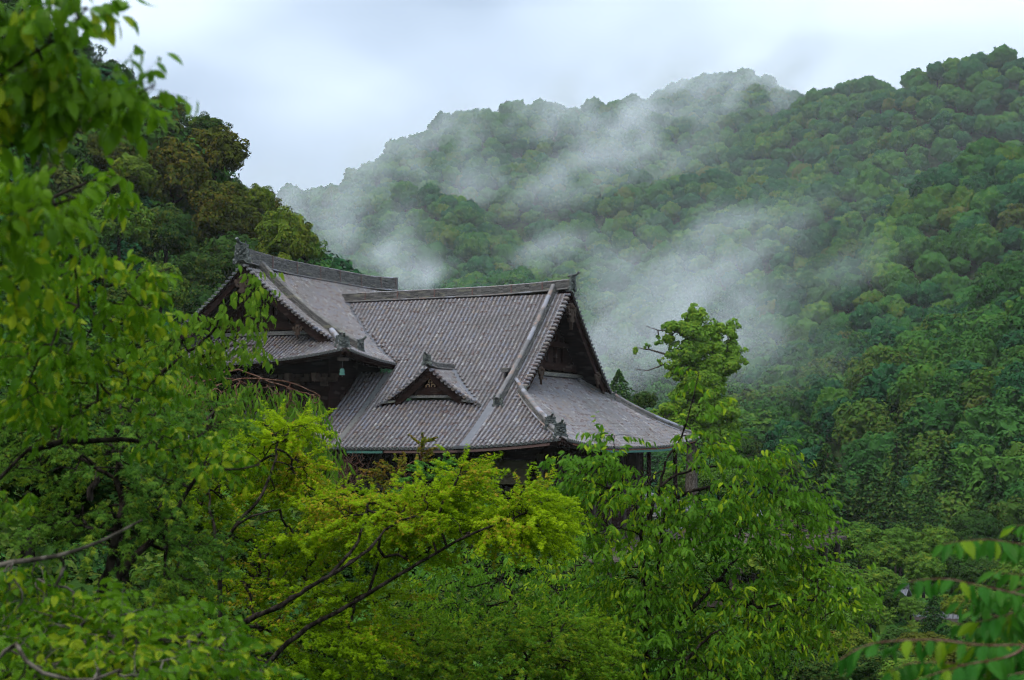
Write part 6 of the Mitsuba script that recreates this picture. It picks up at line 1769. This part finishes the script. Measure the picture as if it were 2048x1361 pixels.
def house(key, px, py, d, length, depth, turn, label):
    c = P(px, py, d)
    rot = np.array([[math.cos(turn), math.sin(turn), 0], [-math.sin(turn), math.cos(turn), 0], [0, 0, 1]])
    put = lambda m: (np.asarray(m[0]) @ rot + c, m[1])
    labels[key] = {'label': label, 'category': 'house'}
    Lh, Dh, rise = length / 2, depth / 2, depth * 0.30
    B = Bag()
    B.box([0, 0, -2.2], np.eye(3), [Lh - 0.6, Dh - 0.6, 1.9])
    add(f'{key}__wall', put(B.mesh()), 'bare_wood')
    for s in (-1, 1):
        B = Bag()
        n = int(length / 0.30)
        t = unit(np.array([0, s * Dh, -rise]))
        nn = unit(np.array([0, s * rise, Dh]))
        m_ = np.array([0, s * Dh / 2, -rise / 2])
        B.box(m_, [[1, 0, 0], t, nn], [Lh, math.hypot(Dh, rise) / 2, 0.05])
        for k in range(n):
            x = -Lh + (k + 0.5) * length / n
            v, f = tubes([[x, 0, 0.06]], [[x, s * Dh, -rise + 0.06]], 0.075, 0.075, 7)
            B.put(v, f)
        add(f'{key}__roof', put(B.mesh()), 'grey_tile', smooth=40)
    B = Bag()
    for k in range(4):
        B.beam([-Lh, 0, 0.06 + 0.09 * k], [Lh, 0, 0.06 + 0.09 * k], 0.40 - 0.05 * k, 0.08)
    add(f'{key}__ridge', put(B.mesh()), 'grey_tile')
    for x in np.linspace(-Lh + 1.6, Lh - 1.6, max(2, int(length / 3))):
        k = add(f'{key}__window', put(Bag().box([x, -Dh + 0.58, -1.9], np.eye(3), [0.55, 0.05, 0.5]).mesh()), 'dark_tile')
        B = Bag().box([x, -Dh + 0.52, -1.9], np.eye(3), [0.03, 0.03, 0.5]).box([x, -Dh + 0.52, -1.4], np.eye(3), [0.6, 0.04, 0.04]).box([x, -Dh + 0.52, -2.4], np.eye(3), [0.6, 0.04, 0.04])
        add(f'{k}__frame', put(B.mesh()), 'bare_wood')


house('house', 1715, 1172, 112, 8.0, 6.0, -0.5, 'house with a pale grey tiled roof glimpsed through the trees in the dip')
house('house_001', 1850, 1224, 102, 9.0, 6.0, -0.45, 'lower house with a pale grey roof beside the small dark fir')
# a post with a cap lantern rising from the leaves
c = P(1519, 1030, 96)
labels['lantern_post'] = {'label': 'grey capped post showing above the cherry leaves at the right', 'category': 'lantern'}
v, f = tube_path([c - [0, 0, 4], c - [0, 0, 0.3], c + [0, 0, 0.1]], [0.09, 0.09, 0.08], 10)
add('lantern_post__post', (v, f), 'dark_tile', smooth=40)
cap = trimesh.creation.revolve(np.array([[0, -0.45], [0.2, -0.45], [0.22, -0.3], [0.30, -0.05], [0.2, 0.0], [0.14, 0.12], [0.10, 0.3], [0.0, 0.46]]), sections=14)
add('lantern_post__cap', (np.asarray(cap.vertices) + c, np.asarray(cap.faces)), 'grey_tile', smooth=40)

# ------------------------------------------------------------------ haze and the banks of mist
lo, hi = np.array([-2400.0, -1900.0, -2.0]), np.array([2400.0, 2900.0, 420.0])
mid, half = (lo + hi) / 2, (hi - lo) / 2
scene['haze'] = {'type': 'cube', 'to_world': T4().translate(mid.tolist()).scale(half.tolist()), 'bsdf': {'type': 'null'}, 'interior': {'type': 'ref', 'id': 'haze_air'}}
tag('haze', 'thin damp haze lying between the camera and the mountain', 'haze', kind='stuff')

# px, py, depth, half width px, half height px, half depth m, strength, lean (sideways drift per height)
MIST_BANKS = [
    # along the crests
    (1490, 175, 990, 190, 70, 60, 2.1, 0.4), (1350, 215, 930, 140, 75, 60, 1.8, 0.4), (1220, 235, 900, 130, 55, 60, 1.3, 0.4), (1090, 235, 870, 130, 50, 60, 1.5, 0.5), (1000, 285, 800, 100, 55, 50, 1.7, 0.5), (890, 275, 850, 120, 42, 60, 1.2, 0.3), (750, 335, 760, 130, 40, 60, 1.0, 0.3),
    (620, 415, 680, 120, 60, 60, 1.6, 0.4), (680, 470, 580, 80, 60, 50, 1.1, 0.5),
    # wisps on the flank
    (1010, 365, 690, 110, 50, 40, 1.3, 0.6), (1230, 335, 690, 100, 52, 40, 1.4, 0.6), (1310, 300, 740, 80, 44, 40, 0.9, 0.6), (1190, 310, 720, 44, 50, 40, 0.8, -0.4), (1110, 400, 640, 70, 40, 40, 0.5, 0.5),
    (1120, 505, 505, 80, 22, 40, 1.2, 0.9), (1060, 495, 505, 46, 16, 30, 0.9, 0.6), (1180, 530, 490, 70, 22, 30, 0.7, 0.7),
    # the plume behind the roof ridge
    (815, 560, 430, 50, 36, 35, 2.0, 0.6), (785, 520, 450, 46, 40, 35, 1.1, 0.7), (860, 545, 450, 46, 30, 30, 0.8, -0.6),
    # the big plume right of the hall
    (1225, 770, 235, 90, 90, 26, 1.6, 0.5), (1285, 690, 265, 110, 90, 30, 1.25, 0.5), (1370, 610, 300, 110, 90, 34, 1.1, 0.5), (1430, 530, 340, 90, 70, 36, 0.95, 0.4), (1345, 520, 380, 90, 50, 36, 0.8, 0.4), (1390, 465, 400, 110, 30, 36, 0.8, 0.7), (1500, 640, 280, 100, 70, 30, 0.75, 0.3),
    (1560, 700, 245, 90, 70, 26, 0.55, 0.3), (1175, 640, 330, 50, 90, 34, 0.8, 0.4), (1450, 720, 235, 80, 70, 26, 0.55, 0.3), (1570, 440, 430, 70, 40, 30, 0.5, 0.5), (1720, 520, 330, 60, 50, 28, 0.4, 0.5),
]
BODIES = [('mist', [-75.0, 165.0, 29.0], [150.0, 478.0, 135.0], (96, 104, 66), (7.5, 13, 6.5)), ('mist_001', [-230.0, 479.0, 40.0], [290.0, 1110.0, 330.0], (124, 110, 108), (19, 36, 15))]
for name, b0, b1, cells, grain in BODIES:
    b0, b1, grain = np.array(b0), np.array(b1), np.array(grain)
    ZZ, YY, XX = np.meshgrid(*(np.linspace(b0[k], b1[k], cells[k]) for k in (2, 1, 0)), indexing='ij')
    Q = np.stack([XX, YY, ZZ], -1)
    warp = np.stack([meshkit.fbm(Q / (grain * 2.6) + k * 7.3, 3, 31 + k) - 0.5 for k in range(3)], -1)
    lean_q = Q + warp * grain * 2.6 - np.stack([0.55 * Q[..., 2], 0 * Q[..., 2], 0 * Q[..., 2]], -1)
    wisps = meshkit.fbm(lean_q / grain / [0.9, 1, 2.2], 4, 40)
    mist = np.zeros(ZZ.shape)
    for px, py, d, rx, ry, rd, st, lean in MIST_BANKS:
        c = P(px, py, d)
        s = np.array([rx / FPX * d, rd, ry / FPX * d])
        e = (Q - c) + warp * s * 1.9
        e[..., 0] -= lean * e[..., 2]
        mist += st / (2 * rd) * np.exp(-((e / s) ** 2).sum(-1)) * np.clip(7.0 * (wisps - 0.455), 0.0, 2.6)
    edge = np.minimum.reduce([np.clip((XX - b0[0]) / 25, 0, 1), np.clip((b1[0] - XX) / 25, 0, 1), np.clip((ZZ - b0[2]) / 4, 0, 1), np.clip((b1[2] - ZZ) / 25, 0, 1)])
    base = 0.00016 * np.clip((YY - 165) / 120, 0, 1)
    mist = np.minimum(mist * edge + base * edge + HAZE_DENSITY, 0.03).astype(np.float32)
    print(name, mist.max(), mist.mean())
    scene[f'{name}_air'] = {'type': 'heterogeneous', 'albedo': {'type': 'constvolume', 'value': {'type': 'rgb', 'value': [0.90, 0.945, 0.98]}},
                            'sigma_t': {'type': 'gridvolume', 'grid': mi.VolumeGrid(mist[..., None]), 'filter_type': 'trilinear', 'wrap_mode': 'clamp', 'to_world': T4().translate(b0.tolist()).scale((b1 - b0).tolist())}}
    scene[name] = {'type': 'cube', 'to_world': T4().translate(((b0 + b1) / 2).tolist()).scale(((b1 - b0) / 2).tolist()), 'bsdf': {'type': 'null'}, 'interior': {'type': 'ref', 'id': f'{name}_air'}, 'exterior': {'type': 'ref', 'id': 'haze_air'}}
tag('mist', 'torn plumes of white mist rising beside and behind the hall', 'mist', kind='stuff')
tag('mist_001', 'banks of white mist along the crest and flank of the mountain', 'mist', kind='stuff')
